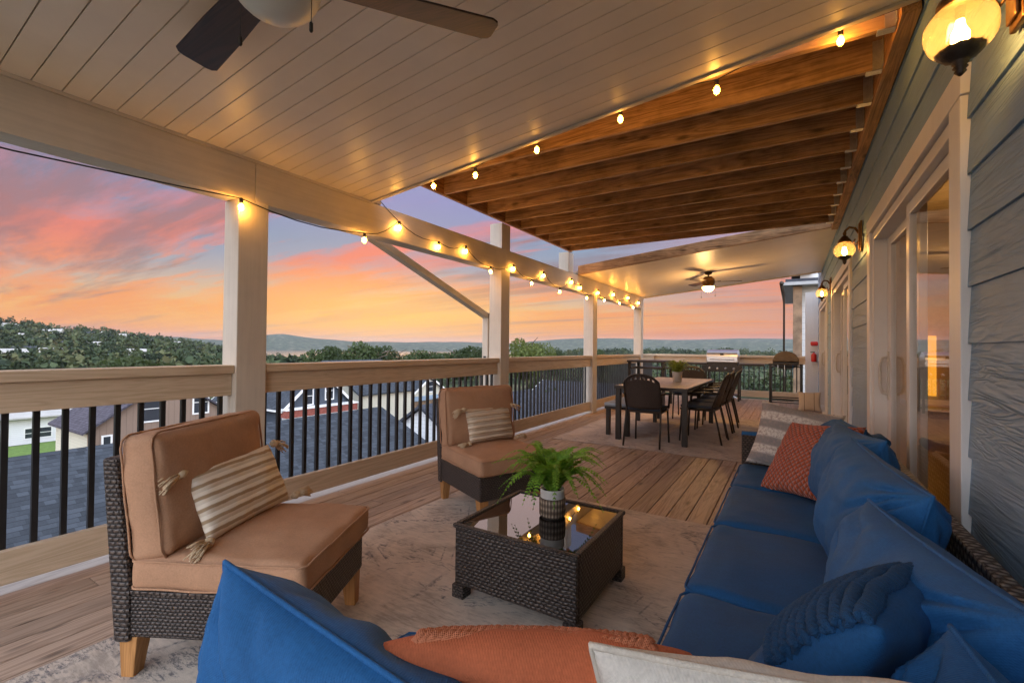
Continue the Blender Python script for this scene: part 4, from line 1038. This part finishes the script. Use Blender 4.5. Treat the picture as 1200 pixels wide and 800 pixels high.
def tree(x, y, ztop, rr, label, mat, seed, n=1800, group='trees beyond the houses'):
    g = float(ground(x, y)); t = thing('tree', label, 'tree', (x, y, g), 0, group); H_ = ztop-g; r = np.random.RandomState(seed)
    m = MB(); m.tube([(0, 0, -.5), (.1, 0, H_*.3), (-.1, .1, H_*.55), (.05, 0, H_*.85)], [rr*.085, rr*.07, rr*.05, rr*.02], 8)
    for k in range(6):
        a = r.rand()*6.28; z0 = H_*(.35+.08*k); m.tube([(0, 0, z0), (math.cos(a)*rr*.4, math.sin(a)*rr*.4, z0+H_*.1), (math.cos(a)*rr*.75, math.sin(a)*rr*.75, z0+H_*.17)], [rr*.035, rr*.025, rr*.01], 6)
    m.build('trunk', MAT['bark'], t, smooth=True)
    n = int(n*2.2)
    ch = min(H_*.42, rr*1.25)
    leaves('crown', [leafcloud((0, 0, H_-ch), (rr, rr, ch), n, rr*.046, r, lumps=18)], mat, t)
TS = [(-108.4, 80.1, 0.5, 7.0), (-91.1, 79.0, 2.4, 7.1), (-89.3, 85.9, 1.6, 4.5), (-94.6, 106.2, 0.5, 7.9), (-77.5, 99.1, 1.8, 5.4), (-64.3, 89.6, 1.6, 2.7), (-39.6, 69.5, 4.1, 3.9), (-39.2, 74.5, 3.0, 2.4), (-53.3, 108.1, 1.3, 3.4), (-47.3, 123.5, 1.0, 3.2), (-70, 24, -1.0, 5), (-52, 22, -2.6, 3.5)]
TL = ['broad dark tree left of the lake view between the first and second posts', 'tall rounded tree in front of the lake', 'narrow tree right beside the tall rounded tree', 'broad low tree halfway between the first and second posts', 'round tree left of the second post', 'slim tree just left of the second post', 'large yellow green tree just right of the second post', 'smaller tree touching the large yellow green tree', 'small round tree left of the third post', 'low tree just left of the third post, before the hills', 'tree behind the white building at the far left', 'tree behind the brown gabled house']
for i_, (a_, b_, c_, d_) in enumerate(TS): tree(a_, b_, c_, d_, TL[i_], MAT['leaf_y'] if i_ in (6, 7, 11) else MAT['leaf'], 40+i_, 2600)
for i_, (a_, b_) in enumerate([(-24, 46), (-30, 58), (-13, 62), (-8, 48), (2, 70), (-45, 36)]): tree(a_, b_, -3.5+.3*i_, 2.8+.2*i_, ['dark yard tree between the roofs behind the dining railing', 'second dark yard tree among the roofs behind the dining railing', 'yard tree behind the bar table railing', 'yard tree left of the gas grill beyond the railing', 'yard tree beyond the far end railing', 'yard tree between the blue roofed houses'][i_], MAT['leaf'], 70+i_, 1600, None)
# wooded slope across the valley, read as one mass
parts = []; r = np.random.RandomState(12)
def wood(naz, a0, a1, r0, r1, hmin, hmax, nl):
    for k in range(naz):
        a = rad(a0+(a1-a0)*r.rand()); q = r0*(r1/r0)**r.rand(); x, y = -q*math.sin(a), q*math.cos(a); g = float(ground(x, y))
        if g < -39: continue
        if any((x-hx)**2+(y-hy)**2 < 14**2 for hx, hy in HH): continue
        h = hmin+(hmax-hmin)*r.rand()**1.5*1.25; w = h*(.30+.34*r.rand())
        q_ = leafcloud((x, y, g+h*.55), (w, w, h*.5), int(nl*1.4), w*.17, r, shell=.7, lumps=6); parts.append((q_[0], q_[1]*.35+r.rand()*.65))
FARH = [(-691, 129, 14.6), (-682, 144, 10.6), (-676, 154, 8.1), (-698, 166, 9.4), (-705, 196, 5.4), (-700, 210, 6.9), (-694, 224, 6.9), (-628, 178, 3.0), (-478, 123, -3.5), (-467, 134, -4.0), (-433, 88, -4.8), (-590, 219, -3.6), (-538, 214, -5.7), (-503, 91, 0.6), (-570, 111, 5.1), (-523, 114, 0.9), (-519, 125, 0.3), (-530, 153, 0.6), (-518, 165, -0.8), (-661, 218, 5.7), (-628, 223, 1.9), (-392, 91, -6.4), (-391, 115, -6.0), (-389, 133, -6.7), (-527, 219, -6.4), (-639, 280, -4.9), (-364, 69, -6.6), (-652, 262, 0.2)]
FARL = ['large pale three storey house high on the wooded hill at the far left', 'low pale house right of the large three storey hill house', 'grey house below the hill crest, left of the twin white houses', 'pale house at the tree line left of the three white crest houses', 'leftmost of the three white houses near the hill crest', 'middle one of the three white houses near the hill crest', 'rightmost of the three white houses near the hill crest', 'small pale house in the trees below the three crest houses', 'left one of two houses low on the wooded hill', 'right one of two houses low on the wooded hill', 'pale house low at the left edge of the hill', 'white house in the trees near the end of the hill', 'small white house lowest near the end of the hill', 'pale house at the left edge below the three storey house', 'roof in the trees just below and right of the three storey hill house', 'left one of the close pair halfway up the hill above the first balusters', 'right one of the close pair halfway up the hill above the first balusters', 'house halfway up the hill straight below the three white crest houses', 'house halfway up the hill, below and right of the three crest houses', 'lone house near the crest right of the three white crest houses', 'house below the lone crest house, left of the near post', 'leftmost of the three lowest hill houses just above the railing', 'middle one of the three lowest hill houses just above the railing', 'rightmost of the three lowest hill houses just above the railing', 'house low on the hill beside the near post', 'farthest hill house where the wooded slope meets the post', 'lowest house at the far left edge, touching the railing line', 'small house near the end of the hill crest by the post']
HH = [(a, b) for a, b, _ in FARH]

HH = [(a, b) for a, b, _ in FARH]
wood(1500, 50, 92, 170, 420, 6, 11, 110)
wood(2900, 58, 95, 420, 900, 7, 13, 60)
wood(600, 18, 62, 200, 600, 5, 8, 60)
wood(400, -20, 30, 160, 500, 5, 8, 50)
wood(1300, -22, 30, 480, 900, 7, 12, 50)
mwl = Mt('mixed woodland leaves', (.06, .09, .03), .7, 0, .2); mwl.base(mwl.ramp(mwl.rnd(), [(.1, (.012, .022, .012)), (.4, (.032, .050, .022)), (.65, (.058, .078, .032)), (.85, (.095, .10, .045)), (1, (.10, .085, .05))]))
o = leaves('wooded_hillside', parts, mwl.m); tag(o, 'dark green wooded slope across the valley', 'woodland', kind='stuff')

# ----------------------------------------------------------------- houses
SW = {}
def shingle(name, c, swap=False):
    if not swap: SW[name] = shingle(name+' lengthwise', c, True)
    m = Mt(name, c, .85, 0, .2); v = m.coord('UV')
    s = m.n('ShaderNodeSeparateXYZ'); m.l(v, s.inputs[0]); row = m.math('MULTIPLY', s.outputs[0 if swap else 1], 7.5); rf = m.math('FLOOR', row)
    u = m.math('ADD', m.math('MULTIPLY', s.outputs[1 if swap else 0], 6.), m.math('MULTIPLY', rf, .37)); cc = m.n('ShaderNodeCombineXYZ'); m.l(m.math('FLOOR', u), cc.inputs[0]); m.l(rf, cc.inputs[1])
    w = m.n('ShaderNodeTexWhiteNoise', noise_dimensions='2D'); m.l(cc.outputs[0], w.inputs['Vector']); g = m.noise(m.coord(), 25, 3, .7)
    q = m.math('ADD', m.math('MULTIPLY', w.outputs['Value'], .6), m.math('MULTIPLY', g, .4))
    col_ = m.ramp(q, [(.2, tuple(x*.7 for x in c)), (.8, tuple(x*1.3 for x in c))]); fr = m.math('FRACT', row)
    col_ = m.mix(m.ramp(fr, [(.0, (1, 1, 1)), (.16, (0, 0, 0))]), col_, tuple(x*.3 for x in c)); m.base(col_)
    m.bump(m.math('ADD', fr, q), .5, .02); return m.m
def boards(name, c, pitch=7., axis=1, depth=.5):
    m = Mt(name, c, .7, 0, .3); v = m.coord('UV'); s = m.n('ShaderNodeSeparateXYZ'); m.l(v, s.inputs[0]); q = m.math('FRACT', m.math('MULTIPLY', s.outputs[axis], pitch))
    cc = m.mix(m.ramp(q, [(.0, (1, 1, 1)), (.10, (0, 0, 0))]), c, tuple(x*.5 for x in c)); g = m.noise(m.coord(), 2.5, 4)
    m.base(m.mix(m.math('MULTIPLY', g, .3), cc, tuple(x*.7 for x in c))); m.bump(q, depth, .015); return m.m
MAT['shingle_blue'] = shingle('slate blue shingles', (.047, .055, .067))
MAT['shingle_purple'] = shingle('purple grey shingles', (.07, .064, .08))
MAT['shingle_dark'] = shingle('charcoal shingles', (.05, .055, .07))
MAT['board_brown'] = boards('brown vertical boards', (.24, .17, .13), 3., 0)
MAT['board_cream'] = boards('cream lap siding', (.55, .52, .42), 5., 1)
MAT['board_white'] = boards('white lap siding', (.72, .73, .74), 5., 1)
MAT['board_dark'] = boards('dark slate siding', (.06, .075, .10), 5., 1)
MAT['board_blue'] = boards('pale blue siding', (.25, .33, .42), 5.5, 1)
MAT['brick'] = plain('red brown brick', (.26, .075, .055), .85, 0, .3, 5)
MAT['stone'] = plain('brown stone veneer', (.20, .13, .08), .9, 0, .5, 3, .5)
MAT['win'] = Mt('dark window glass', (.03, .035, .045), .06, 0, .8).m
MAT['white_p'] = plain('white house trim', (.75, .75, .74), .5, 0, .04)
MAT['asphalt'] = plain('street asphalt', (.07, .07, .072), .9, 0, .15, 2, .2)
MAT['concrete'] = plain('pale concrete', (.38, .37, .35), .85, 0, .1, 1)
MAT['grass'] = plain('mown grass', (.10, .17, .03), .95, 0, .25, 3, .4)
def gable(label, x0, x1, y0, y1, zb, ze, pitch, axis, wall, roof, name='town_house', over=.35, wins=(), trim=True, group=None, extra=None):
    """gable roofed house; axis = direction of the ridge"""
    cx, cy = (x0+x1)/2, (y0+y1)/2; t = thing(name, label, 'house', (cx, cy, zb), 0, group); hx, hy, H_ = (x1-x0)/2, (y1-y0)/2, ze-zb
    half = hy if axis == 'x' else hx; ln = hx if axis == 'x' else hy; zr = H_+half*pitch
    def q(a, b, z): return (a, b, z) if axis == 'x' else (b, a, z)      # a along the ridge, b across
    m = MB(); vs = [q(a, b, z) for a in (-ln, ln) for b, z in ((-half, 0), (half, 0), (half, H_), (0, zr), (-half, H_))]
    fs = [(0, 1, 2, 3, 4), (9, 8, 7, 6, 5)]+[(i, 5+i, 5+(i+1) % 5, (i+1) % 5) for i in range(5)]
    if axis == 'y': fs = [f_[::-1] for f_ in fs]
    fs = [f_[::-1] for f_ in fs]
    m.add(vs, fs); m.build('wall', wall, t)
    m = MB(); L2 = ln+over
    for s_ in (-1, 1):
        b1 = s_*(half+over); z1 = H_-over*pitch
        vs = [q(-L2, 0, zr+.03), q(L2, 0, zr+.03), q(L2, b1, z1+.03), q(-L2, b1, z1+.03), q(-L2, 0, zr+.17), q(L2, 0, zr+.17), q(L2, b1, z1+.17), q(-L2, b1, z1+.17)]
        m.add(vs, [(0, 3, 2, 1), (4, 5, 6, 7), (0, 1, 5, 4), (1, 2, 6, 5), (2, 3, 7, 6), (3, 0, 4, 7)])
    m.build('roof', SW.get(roof.name, roof) if axis == 'y' else roof, t)
    if trim:
        m = MB()
        for s_ in (-1, 1):
            for e in (-1, 1):
                b1 = s_*(half+over); m.bar(q(e*(L2+.03), 0, zr+.07), q(e*(L2+.03), b1, H_-over*pitch+.07), .05, .22, q(0, 0, 1))
            m.bar(q(-L2, s_*(half+over+.04), H_-over*pitch+.06), q(L2, s_*(half+over+.04), H_-over*pitch+.06), .06, .16)
        m.build('roof_trim', MAT['white_p'], t)
    for (side, a, z, w, h) in wins:      # side: '+x','-y' ... a = offset along the wall, z above base
        d = {'+x': (hx, 1), '-y': (-hy, 1)}[side]
        fr = MB(); gl = MB()
        def bx(mb, a0, a1, z0, z1, t0, t1):
            if side == '+x': mb.box(hx+t0, hx+t1, a0, a1, z0, z1)
            else: mb.box(a0, a1, -hy-t1, -hy-t0, z0, z1)
        bx(fr, a-w/2-.1, a-w/2, z-.1, z+h+.1, -.02, .05); bx(fr, a+w/2, a+w/2+.1, z-.1, z+h+.1, -.02, .05); bx(fr, a-w/2, a+w/2, z+h, z+h+.1, -.02, .05); bx(fr, a-w/2, a+w/2, z-.1, z, -.02, .06); bx(fr, a-w/2, a+w/2, z+h/2-.025, z+h/2+.025, .0, .045)
        fr = fr.build('window', MAT['white_p'], t); bx(gl, a-w/2, a+w/2, z, z+h, .005, .02); gl = gl.build('pane', MAT['win']); gl.parent = fr
    if extra: extra(t, hx, hy, H_)
    return t
rail_l = None
def dormer(t, hx, hy, H_): pass
A = gable('house with a big slate blue shingled roof just below the railing', -20.9, -8.5, -14, 13.1, -7, -4.25, .45, 'y', MAT['board_blue'], MAT['shingle_blue'], trim=False)
MAT['far_trim0'] = plain('vent pipe grey', (.2, .2, .2), .6)
# small return gable rising out of the near slope of that roof
m = MB(); cx0, cy0, cz0 = A.location
m.add([(-10.4-cx0, 1.55-cy0, -3.55-cz0), (-10.4-cx0, 3.15-cy0, -3.55-cz0), (-10.4-cx0, 2.35-cy0, -2.62-cz0), (-13.2-cx0, 2.35-cy0, -2.62-cz0)], [(0, 1, 2), (0, 2, 3), (1, 3, 2), (0, 3, 1)])
m.build('gable_dormer', MAT['board_blue'], A)
for vx, vy in ((-12.2, 5.5), (-13.0, 8.8), (-11.4, 10.6)): MB().lathe([(.05, 0), (.05, .45), (.07, .46), (.001, .47)], 10, TR(vx-cx0, vy-cy0, -4.25+(8.5+vx)*-.45-cz0+.1)).build('vent_pipe', MAT['far_trim0'], A)
MB().bar((-14.7-cx0, -14-cy0, -1.37-cz0), (-14.7-cx0, 13.4-cy0, -1.37-cz0), .3, .05).build('ridge_cap', MAT['shingle_dark'], A)
m = MB(); m.bar((-10.3-cx0, 2.38-cy0, -2.50-cz0), (-10.3-cx0, 3.45-cy0, -3.72-cz0), 1.2, .06, (1, 0, .3)); m.build('dormer_roof', MAT['white_p'], A)
B = gable('house with a purple grey roof and a brown boarded gable with two windows', -42.5, -36.6, 10.2, 18.6, -9.5, -4.1, .68, 'x', MAT['board_brown'], MAT['shingle_purple'], trim=False,
  wins=[('+x', -1.0, 5.6, .9, 1.6), ('+x', 2.0, 5.8, .9, 1.5), ('+x', -3.3, 3.6, .35, 1.3)],
  extra=lambda t, hx, hy, H_: (MB().box(-hx, hx-.1, -hy-.02, -hy+.02, 0, H_-.25).build('side_wall', MAT['board_cream'], t),
     MB().add([(hx+.02, -hy+2, 4.6), (hx+1.6, -hy+2, 3.7), (hx+1.6, hy, 3.7), (hx+.02, hy, 4.6), (hx+.02, -hy+2, 4.5), (hx+1.6, -hy+2, 3.6), (hx+1.6, hy, 3.6), (hx+.02, hy, 4.5)], [(0,1,2,3), (7,6,5,4), (0,4,5,1), (1,5,6,2), (2,6,7,3), (3,7,4,0)]).build('porch_roof', MAT['shingle_dark'], t),
     MB().box(hx+.05, hx+.15, -hy+.1, -hy+.2, 0, H_-.2).build('downspout', MAT['black_metal'], t)))
C = gable('long white building beyond the lawn at the far left', -84, -69, 4, 19.5, -9.5, -6.6, .22, 'y', MAT['board_white'], MAT['concrete'], trim=False, over=.8,
  wins=[('+x', -5.5, .6, 2.2, 1.0), ('+x', -1.0, .6, 2.4, 1.0), ('+x', 3.4, .6, 2.0, 1.0)])
D_ = gable('dark slate gabled house with white trim and a brick band', -47, -36.0, 22.4, 28.9, -9.5, -4.0, .9, 'x', MAT['board_dark'], MAT['shingle_blue'],
  wins=[('+x', -1.0, 5.6, .75, 1.45), ('+x', 1.1, 5.9, .75, 1.45)],
  extra=lambda t, hx, hy, H_: (MB().box(hx+.06, hx+.9, -hy-.3, hy+.3, 4.75, 5.35).build('brick_band', MAT['brick'], t), MB().box(hx+.04, hx+.86, -hy-.2, hy+.2, 0, 4.74).build('porch_wall', MAT['board_white'], t),
     [MB().box(hx+.862, hx+.90, b-.35, b+.35, 2.6, 4.2).build('window', MAT['win'], t) for b in (-2.4, -1.0, .6, 2.3)], MB().box(hx+.04, hx+1.0, -hy-.4, hy+.4, 5.352, 5.46).build('band_cap', MAT['white_p'], t)))
E_ = gable('beige house with a plain blue grey roof beside the dark slate gable', -47, -36.0, 30.2, 37.5, -9.5, -3.5, .55, 'y', MAT['board_cream'], MAT['shingle_blue'], trim=False, wins=[('+x', -1.6, 2.8, 1.0, 1.4)])
F_ = gable('beige gabled house with brown stone lower walls', -50, -38.2, 39.2, 46.0, -9.5, -4.7, .62, 'x', MAT['board_cream'], MAT['shingle_blue'], wins=[('+x', .3, 5.2, .8, 1.2)],
  extra=lambda t, hx, hy, H_: (MB().box(hx+.03, hx+.5, -hy-.1, hy+.1, 0, 4.3).build('stone_wall', MAT['stone'], t), MB().box(hx+.02, hx+.7, -hy-.3, hy+.3, 4.302, 4.75).build('band', MAT['board_blue'], t)))
G_ = gable('town house with a white gable wall behind the far armchair', -19.0, -11.4, 16.5, 27, -8.5, -4.2, .65, 'y', MAT['board_white'], MAT['shingle_dark'], trim=False, over=.25, wins=[('-y', 0.0, 1.6, .8, 1.2)])
I_ = gable('second white gabled town house farther along, right of the far armchair', -22.0, -13.4, 30.5, 42, -9.0, -4.6, .45, 'y', MAT['board_white'], MAT['shingle_dark'], trim=False, over=.25, wins=[('-y', -1.5, 1.4, .8, 1.2)])
J_ = gable('grey house with a low charcoal roof beyond the dining area railing', -28, -17, 48, 60, -9.5, -5.6, .40, 'x', MAT['board_blue'], MAT['shingle_dark'], wins=[('-y', -2, 2.0, .8, 1.2), ('-y', 2, 2.0, .8, 1.2)])
K_ = gable('pale house farther back beyond the dining area railing', -13, -4, 56, 66, -10, -6.2, .45, 'y', MAT['board_white'], MAT['shingle_dark'], wins=[('-y', -2, 1.6, .8, 1.2), ('-y', 2, 1.6, .8, 1.2)])
L_ = gable('slate roofed house straight beyond the far end railing', -6, 6, 34, 46, -9.5, -5.8, .35, 'x', MAT['board_blue'], MAT['shingle_blue'], wins=[('-y', -2, 1.6, .9, 1.2), ('-y', 2, 1.6, .9, 1.2)])
m = MB(); m.add([(-67, 5, -9.38), (-50, 2, -9.38), (-50, 14, -9.38), (-68.6, 20, -9.38)], [(0, 1, 2, 3)]); m.build('lawn', MAT['grass'], kind='structure')
m = MB(); m.add([(-58, 8.0, -9.33), (-42, 2, -9.33), (-42, 9.3, -9.33), (-58, 13.6, -9.33)], [(0, 1, 2, 3)]); m.build('driveway', MAT['concrete'], kind='structure')
m = MB(); m.add([(-34, 3, -9.36), (-24, 13, -9.36), (-24, 80, -9.36), (-34, 80, -9.36)], [(0, 1, 2, 3)]); m.build('street', MAT['asphalt'], kind='structure')
m = MB(); m.add([(-11, 28, -9.3), (8, 16, -9.3), (8, 33, -9.3), (-11, 47, -9.3)], [(0, 1, 2, 3)]); m.build('parking_pavement', MAT['concrete'], kind='structure')
# next door, just past the end of the deck
MAT['far_trim'] = plain('weathered grey fascia', (.32, .33, .34), .6)
nb = thing('neighbour_house', 'neighbouring house with a stone column and an upper balcony past the far railing', 'house', (1.2, 22, -7))
def un(o): return under(o, nb)
un(MB().box(.25, 6, 19.2, 30, -7, 9).build('wall', MAT['board_white']))
un(MB().box(-.20, 2, 18.6, 26, 3.62, 3.72).build('lower_roof', MAT['shingle_dark']))
un(MB().box(-.27, 2, 18.5, 26, 3.50, 3.61).build('fascia', MAT['far_trim']))
un(MB().tube([(-.31, 18.45, 3.58), (-.31, 26, 3.58)], .07, 8).build('gutter', MAT['iron'], smooth=True))
un(MB().tube([(-.30, 18.6, 3.5), (-.26, 18.7, 3.3), (-.24, 18.75, 3.2), (-.24, 18.75, -7)], .035, 8).build('downspout', MAT['iron'], smooth=True))
un(MB().box(.03, .30, 18.75, 19.15, -7, 3.49).build('column', MAT['stone'], bevel=.01))
un(MB().box(-.02, .6, 18.9, 22, 3.95, 4.25).build('balcony_floor', MAT['iron']))
for i in range(9): un(MB().box(.0+.0*i, .03, 18.92+.3*i, 18.96+.3*i, 4.25, 5.1).build('baluster', MAT['bronze']))
un(MB().box(-.02, .05, 18.9, 21.6, 5.1, 5.18).build('handrail', MAT['bronze'])); un(MB().box(.0, .55, 18.9, 18.93, 4.25, 5.1).build('balcony_panel', MAT['bronze']))
un(MB().box(.02, .16, 18.9, 19.04, 4.25, 8).build('balcony_post', MAT['iron']))

# far little houses on the wooded slope
proto = None
for k, (x, y, z) in enumerate(FARH):
    g = float(ground(x, y)); rz = R.uniform(-.5, .5)+math.atan2(y, x)+PI/2
    if proto is None or k == 1:
        t = thing('hillside_house', '', 'house', (x, y, g), rz, 'pale houses on the wooded slope'); w_ = 5. if k == 0 else 5.5; d_ = 3.5; h_ = 5 if k == 0 else 3.2
        MB().box(-w_, w_, -d_, d_, -4, h_).build('wall', MAT['white_p'] if k == 0 else MAT['far_wall'] if 'far_wall' in MAT else MAT.setdefault('far_wall', plain('pale grey far walls', (.30, .32, .34), .8)), t)
        m = MB(); m.prism([(-d_-.6, h_), (d_+.6, h_), (0, h_+2.)], 2*w_+1, Matrix(((0, 0, 1, -w_-.5), (1, 0, 0, 0), (0, 1, 0, 0), (0, 0, 0, 1)))); m.build('roof', MAT['shingle_dark'] if k else MAT['far_wall'] if 'far_wall' in MAT else MAT['concrete'], t)
        m = MB()
        for u in (-.6, -.2, .2, .6):
            for zz in ((.6, 3.0) if k == 0 else (1.2,)): m.box(u*w_-.5, u*w_+.5, -d_-.05, d_+.05, zz, zz+1.3)
        m.build('window', MAT['win'], t)
        if k == 0: proto = t
        else: proto2 = t
    else: t = dup(proto if k % 3 != 1 else proto2, (x, y, g), rz, '')
    t.location.z = g+2
    t['label'] = FARL[k]
# ------------------------------------------------------------- the sky, sun, air
wd = bpy.data.worlds.new('World'); sc.world = wd; wd.use_nodes = True; nt = wd.node_tree; nt.nodes.clear()
class W(Mt):
    def __init__(s): s.nt = nt
wm = W(); out = wm.n('ShaderNodeOutputWorld'); bg = wm.n('ShaderNodeBackground'); wm.l(bg.outputs[0], out.inputs[0]); bg.inputs[1].default_value = .1
SAZ = 47.; SEL = 3.
sd = Vector((-math.sin(rad(SAZ)), math.cos(rad(SAZ)), 0))
tc = wm.n('ShaderNodeTexCoord'); sep = wm.n('ShaderNodeSeparateXYZ'); wm.l(tc.outputs['Generated'], sep.inputs[0])
z = sep.outputs[2]; dx = sep.outputs[0]; dy = sep.outputs[1]
sk = wm.n('ShaderNodeTexSky', sky_type='NISHITA'); sk.sun_disc = False; sk.sun_elevation = rad(SEL); sk.sun_rotation = rad(360-SAZ); sk.air_density = 1.5; sk.dust_density = 3
dot = wm.math('ADD', wm.math('MULTIPLY', dx, sd.x), wm.math('MULTIPLY', dy, sd.y))
gsun = wm.ramp(z, [(0, (.82, .20, .03)), (.03, (.95, .33, .04)), (.065, (.92, .46, .12)), (.10, (.62, .45, .34)), (.14, (.36, .38, .45)), (.21, (.24, .33, .48)), (.30, (.28, .30, .56)), (.5, (.36, .42, .58)), (1, (.40, .45, .58))])
goff = wm.ramp(z, [(0, (.62, .22, .14)), (.04, (.72, .30, .17)), (.09, (.66, .30, .22)), (.16, (.62, .30, .30)), (.25, (.55, .34, .46)), (.5, (.30, .36, .60)), (1, (.26, .36, .62))])
grad = wm.mix(wm.ramp(wm.math('SUBTRACT', wm.math('MULTIPLY', dx, sd.y), wm.math('MULTIPLY', dy, sd.x)), [(.42, (0, 0, 0)), (.75, (1, 1, 1))]), gsun, goff)
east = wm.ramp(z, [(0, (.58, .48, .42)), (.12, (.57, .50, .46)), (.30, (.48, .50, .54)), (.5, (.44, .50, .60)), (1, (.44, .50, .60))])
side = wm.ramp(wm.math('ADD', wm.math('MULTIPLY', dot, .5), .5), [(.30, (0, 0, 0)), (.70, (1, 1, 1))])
east_fill_b = wm.n('ShaderNodeVectorMath', operation='SCALE'); wm.l(east, east_fill_b.inputs[0]); east_fill_b.inputs['Scale'].default_value = 11  # unseen sky behind the camera, brightened as added fill light for the porch
base = wm.mix(side, east_fill_b.outputs[0], grad)
# streaked clouds laid on a plane overhead
inv = wm.math('DIVIDE', 1.0, wm.math('ADD', wm.math('MAXIMUM', z, 0.), .055)); cmb = wm.n('ShaderNodeCombineXYZ'); wm.l(wm.math('MULTIPLY', dx, inv), cmb.inputs[0]); wm.l(wm.math('MULTIPLY', dy, inv), cmb.inputs[1])
mp = wm.n('ShaderNodeMapping'); wm.l(cmb.outputs[0], mp.inputs[0]); mp.inputs['Rotation'].default_value = (0, 0, rad(20)); mp.inputs['Scale'].default_value = (.16, .62, 1); mp.inputs['Location'].default_value = (3.1, 1.4, 0)
cl = wm.math('ADD', wm.math('MULTIPLY', wm.noise(mp.outputs[0], 1.0, 9, .60, .25), .68), wm.math('MULTIPLY', wm.noise(mp.outputs[0], 4.2, 9, .66, .5), .32))
cm = wm.ramp(cl, [(.475, (0, 0, 0)), (.50, (.45,)*3), (.565, (1, 1, 1))])
cm = wm.math('MULTIPLY', cm, wm.math('ADD', .25, wm.math('MULTIPLY', side, .75)))
cc = wm.ramp(z, [(0, (.62, .16, .05)), (.05, (.90, .30, .06)), (.10, (.92, .30, .12)), (.18, (.84, .22, .15)), (.27, (.80, .22, .22)), (.45, (.50, .32, .45))])
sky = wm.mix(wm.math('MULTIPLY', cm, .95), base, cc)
mp2 = wm.n('ShaderNodeMapping'); wm.l(cmb.outputs[0], mp2.inputs[0]); mp2.inputs['Rotation'].default_value = (0, 0, rad(20+6)); mp2.inputs['Scale'].default_value = (.13, .8, 1); mp2.inputs['Location'].default_value = (7.3, 2.2, 0)
dk = wm.ramp(wm.noise(mp2.outputs[0], 1.0, 9, .66, .4), [(.515, (0, 0, 0)), (.60, (1, 1, 1))])
sky = wm.mix(wm.math('MULTIPLY', dk, .72), sky, (.26, .17, .20))
# the glow around the sunken sun
gl = wm.math('POWER', wm.math('MAXIMUM', dot, 0.), 14.0); gz = wm.ramp(z, [(.0, (.5,)*3), (.03, (1,)*3), (.09, (.9,)*3), (.17, (0, 0, 0))])
sky = wm.mix(wm.math('MULTIPLY', wm.math('MULTIPLY', gl, gz), .72), sky, (1.0, .62, .16))
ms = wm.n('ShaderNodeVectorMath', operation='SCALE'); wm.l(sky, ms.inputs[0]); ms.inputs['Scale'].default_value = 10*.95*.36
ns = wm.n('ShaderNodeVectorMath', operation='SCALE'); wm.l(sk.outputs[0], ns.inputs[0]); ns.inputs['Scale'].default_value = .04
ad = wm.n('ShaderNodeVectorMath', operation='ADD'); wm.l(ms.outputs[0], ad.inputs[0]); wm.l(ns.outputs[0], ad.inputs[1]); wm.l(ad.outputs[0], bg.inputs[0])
sl = bpy.data.lights.new('sun', 'SUN'); sl.energy = .2; sl.angle = rad(50); sl.color = (1, .62, .36); sl.specular_factor = 0.
so = bpy.data.objects.new('sun', sl); col.objects.link(so)
dv = Vector((sd.x*math.cos(rad(SEL+3)), sd.y*math.cos(rad(SEL+3)), math.sin(rad(SEL+3)))); so.rotation_euler = dv.to_track_quat('Z', 'Y').to_euler()

mh = bpy.data.materials.new('evening haze'); mh.use_nodes = True; hn = mh.node_tree; hn.nodes.clear()
ho = hn.nodes.new('ShaderNodeOutputMaterial'); hv = hn.nodes.new('ShaderNodeVolumePrincipled'); hn.links.new(hv.outputs[0], ho.inputs['Volume'])
hv.inputs['Color'].default_value = (.66, .74, .88, 1); hv.inputs['Density'].default_value = .00005; hv.inputs['Anisotropy'].default_value = 0.
tag(MB().box(-8300, 8300, -8300, 8300, -58, 165).build('haze', mh), 'thin evening haze over the valley', 'haze', kind='stuff')

# ---------------------------------------------------------------- camera
cd = bpy.data.cameras.new('camera'); cam = bpy.data.objects.new('camera', cd); col.objects.link(cam); sc.camera = cam
cd.sensor_width = 36; cd.lens = 16*533.3/533.333; cd.clip_end = 20000; cd.clip_start = .05
yaw, pit, rol = rad(31.6), rad(.75), rad(.57)
f_ = Vector((-math.sin(yaw)*math.cos(pit), math.cos(yaw)*math.cos(pit), math.sin(pit))); r_ = Vector((math.cos(yaw), math.sin(yaw), 0)); u_ = r_.cross(f_)
r2 = r_*math.cos(rol)+u_*math.sin(rol); u2 = u_*math.cos(rol)-r_*math.sin(rol)
M = Matrix((r2, u2, -f_)).transposed().to_4x4(); M.translation = (0, 0, CAMZ); cam.matrix_world = M
sc.view_settings.view_transform = 'Standard'; sc.view_settings.look = 'None'; sc.view_settings.exposure = 1.5; sc.view_settings.gamma = 1
sc.cycles.use_denoising = True; sc.cycles.max_bounces = 8; sc.cycles.transparent_max_bounces = 12; sc.cycles.sample_clamp_indirect = 4; sc.cycles.caustics_reflective = False; sc.cycles.caustics_refractive = False
sc.cycles.blur_glossy = .5
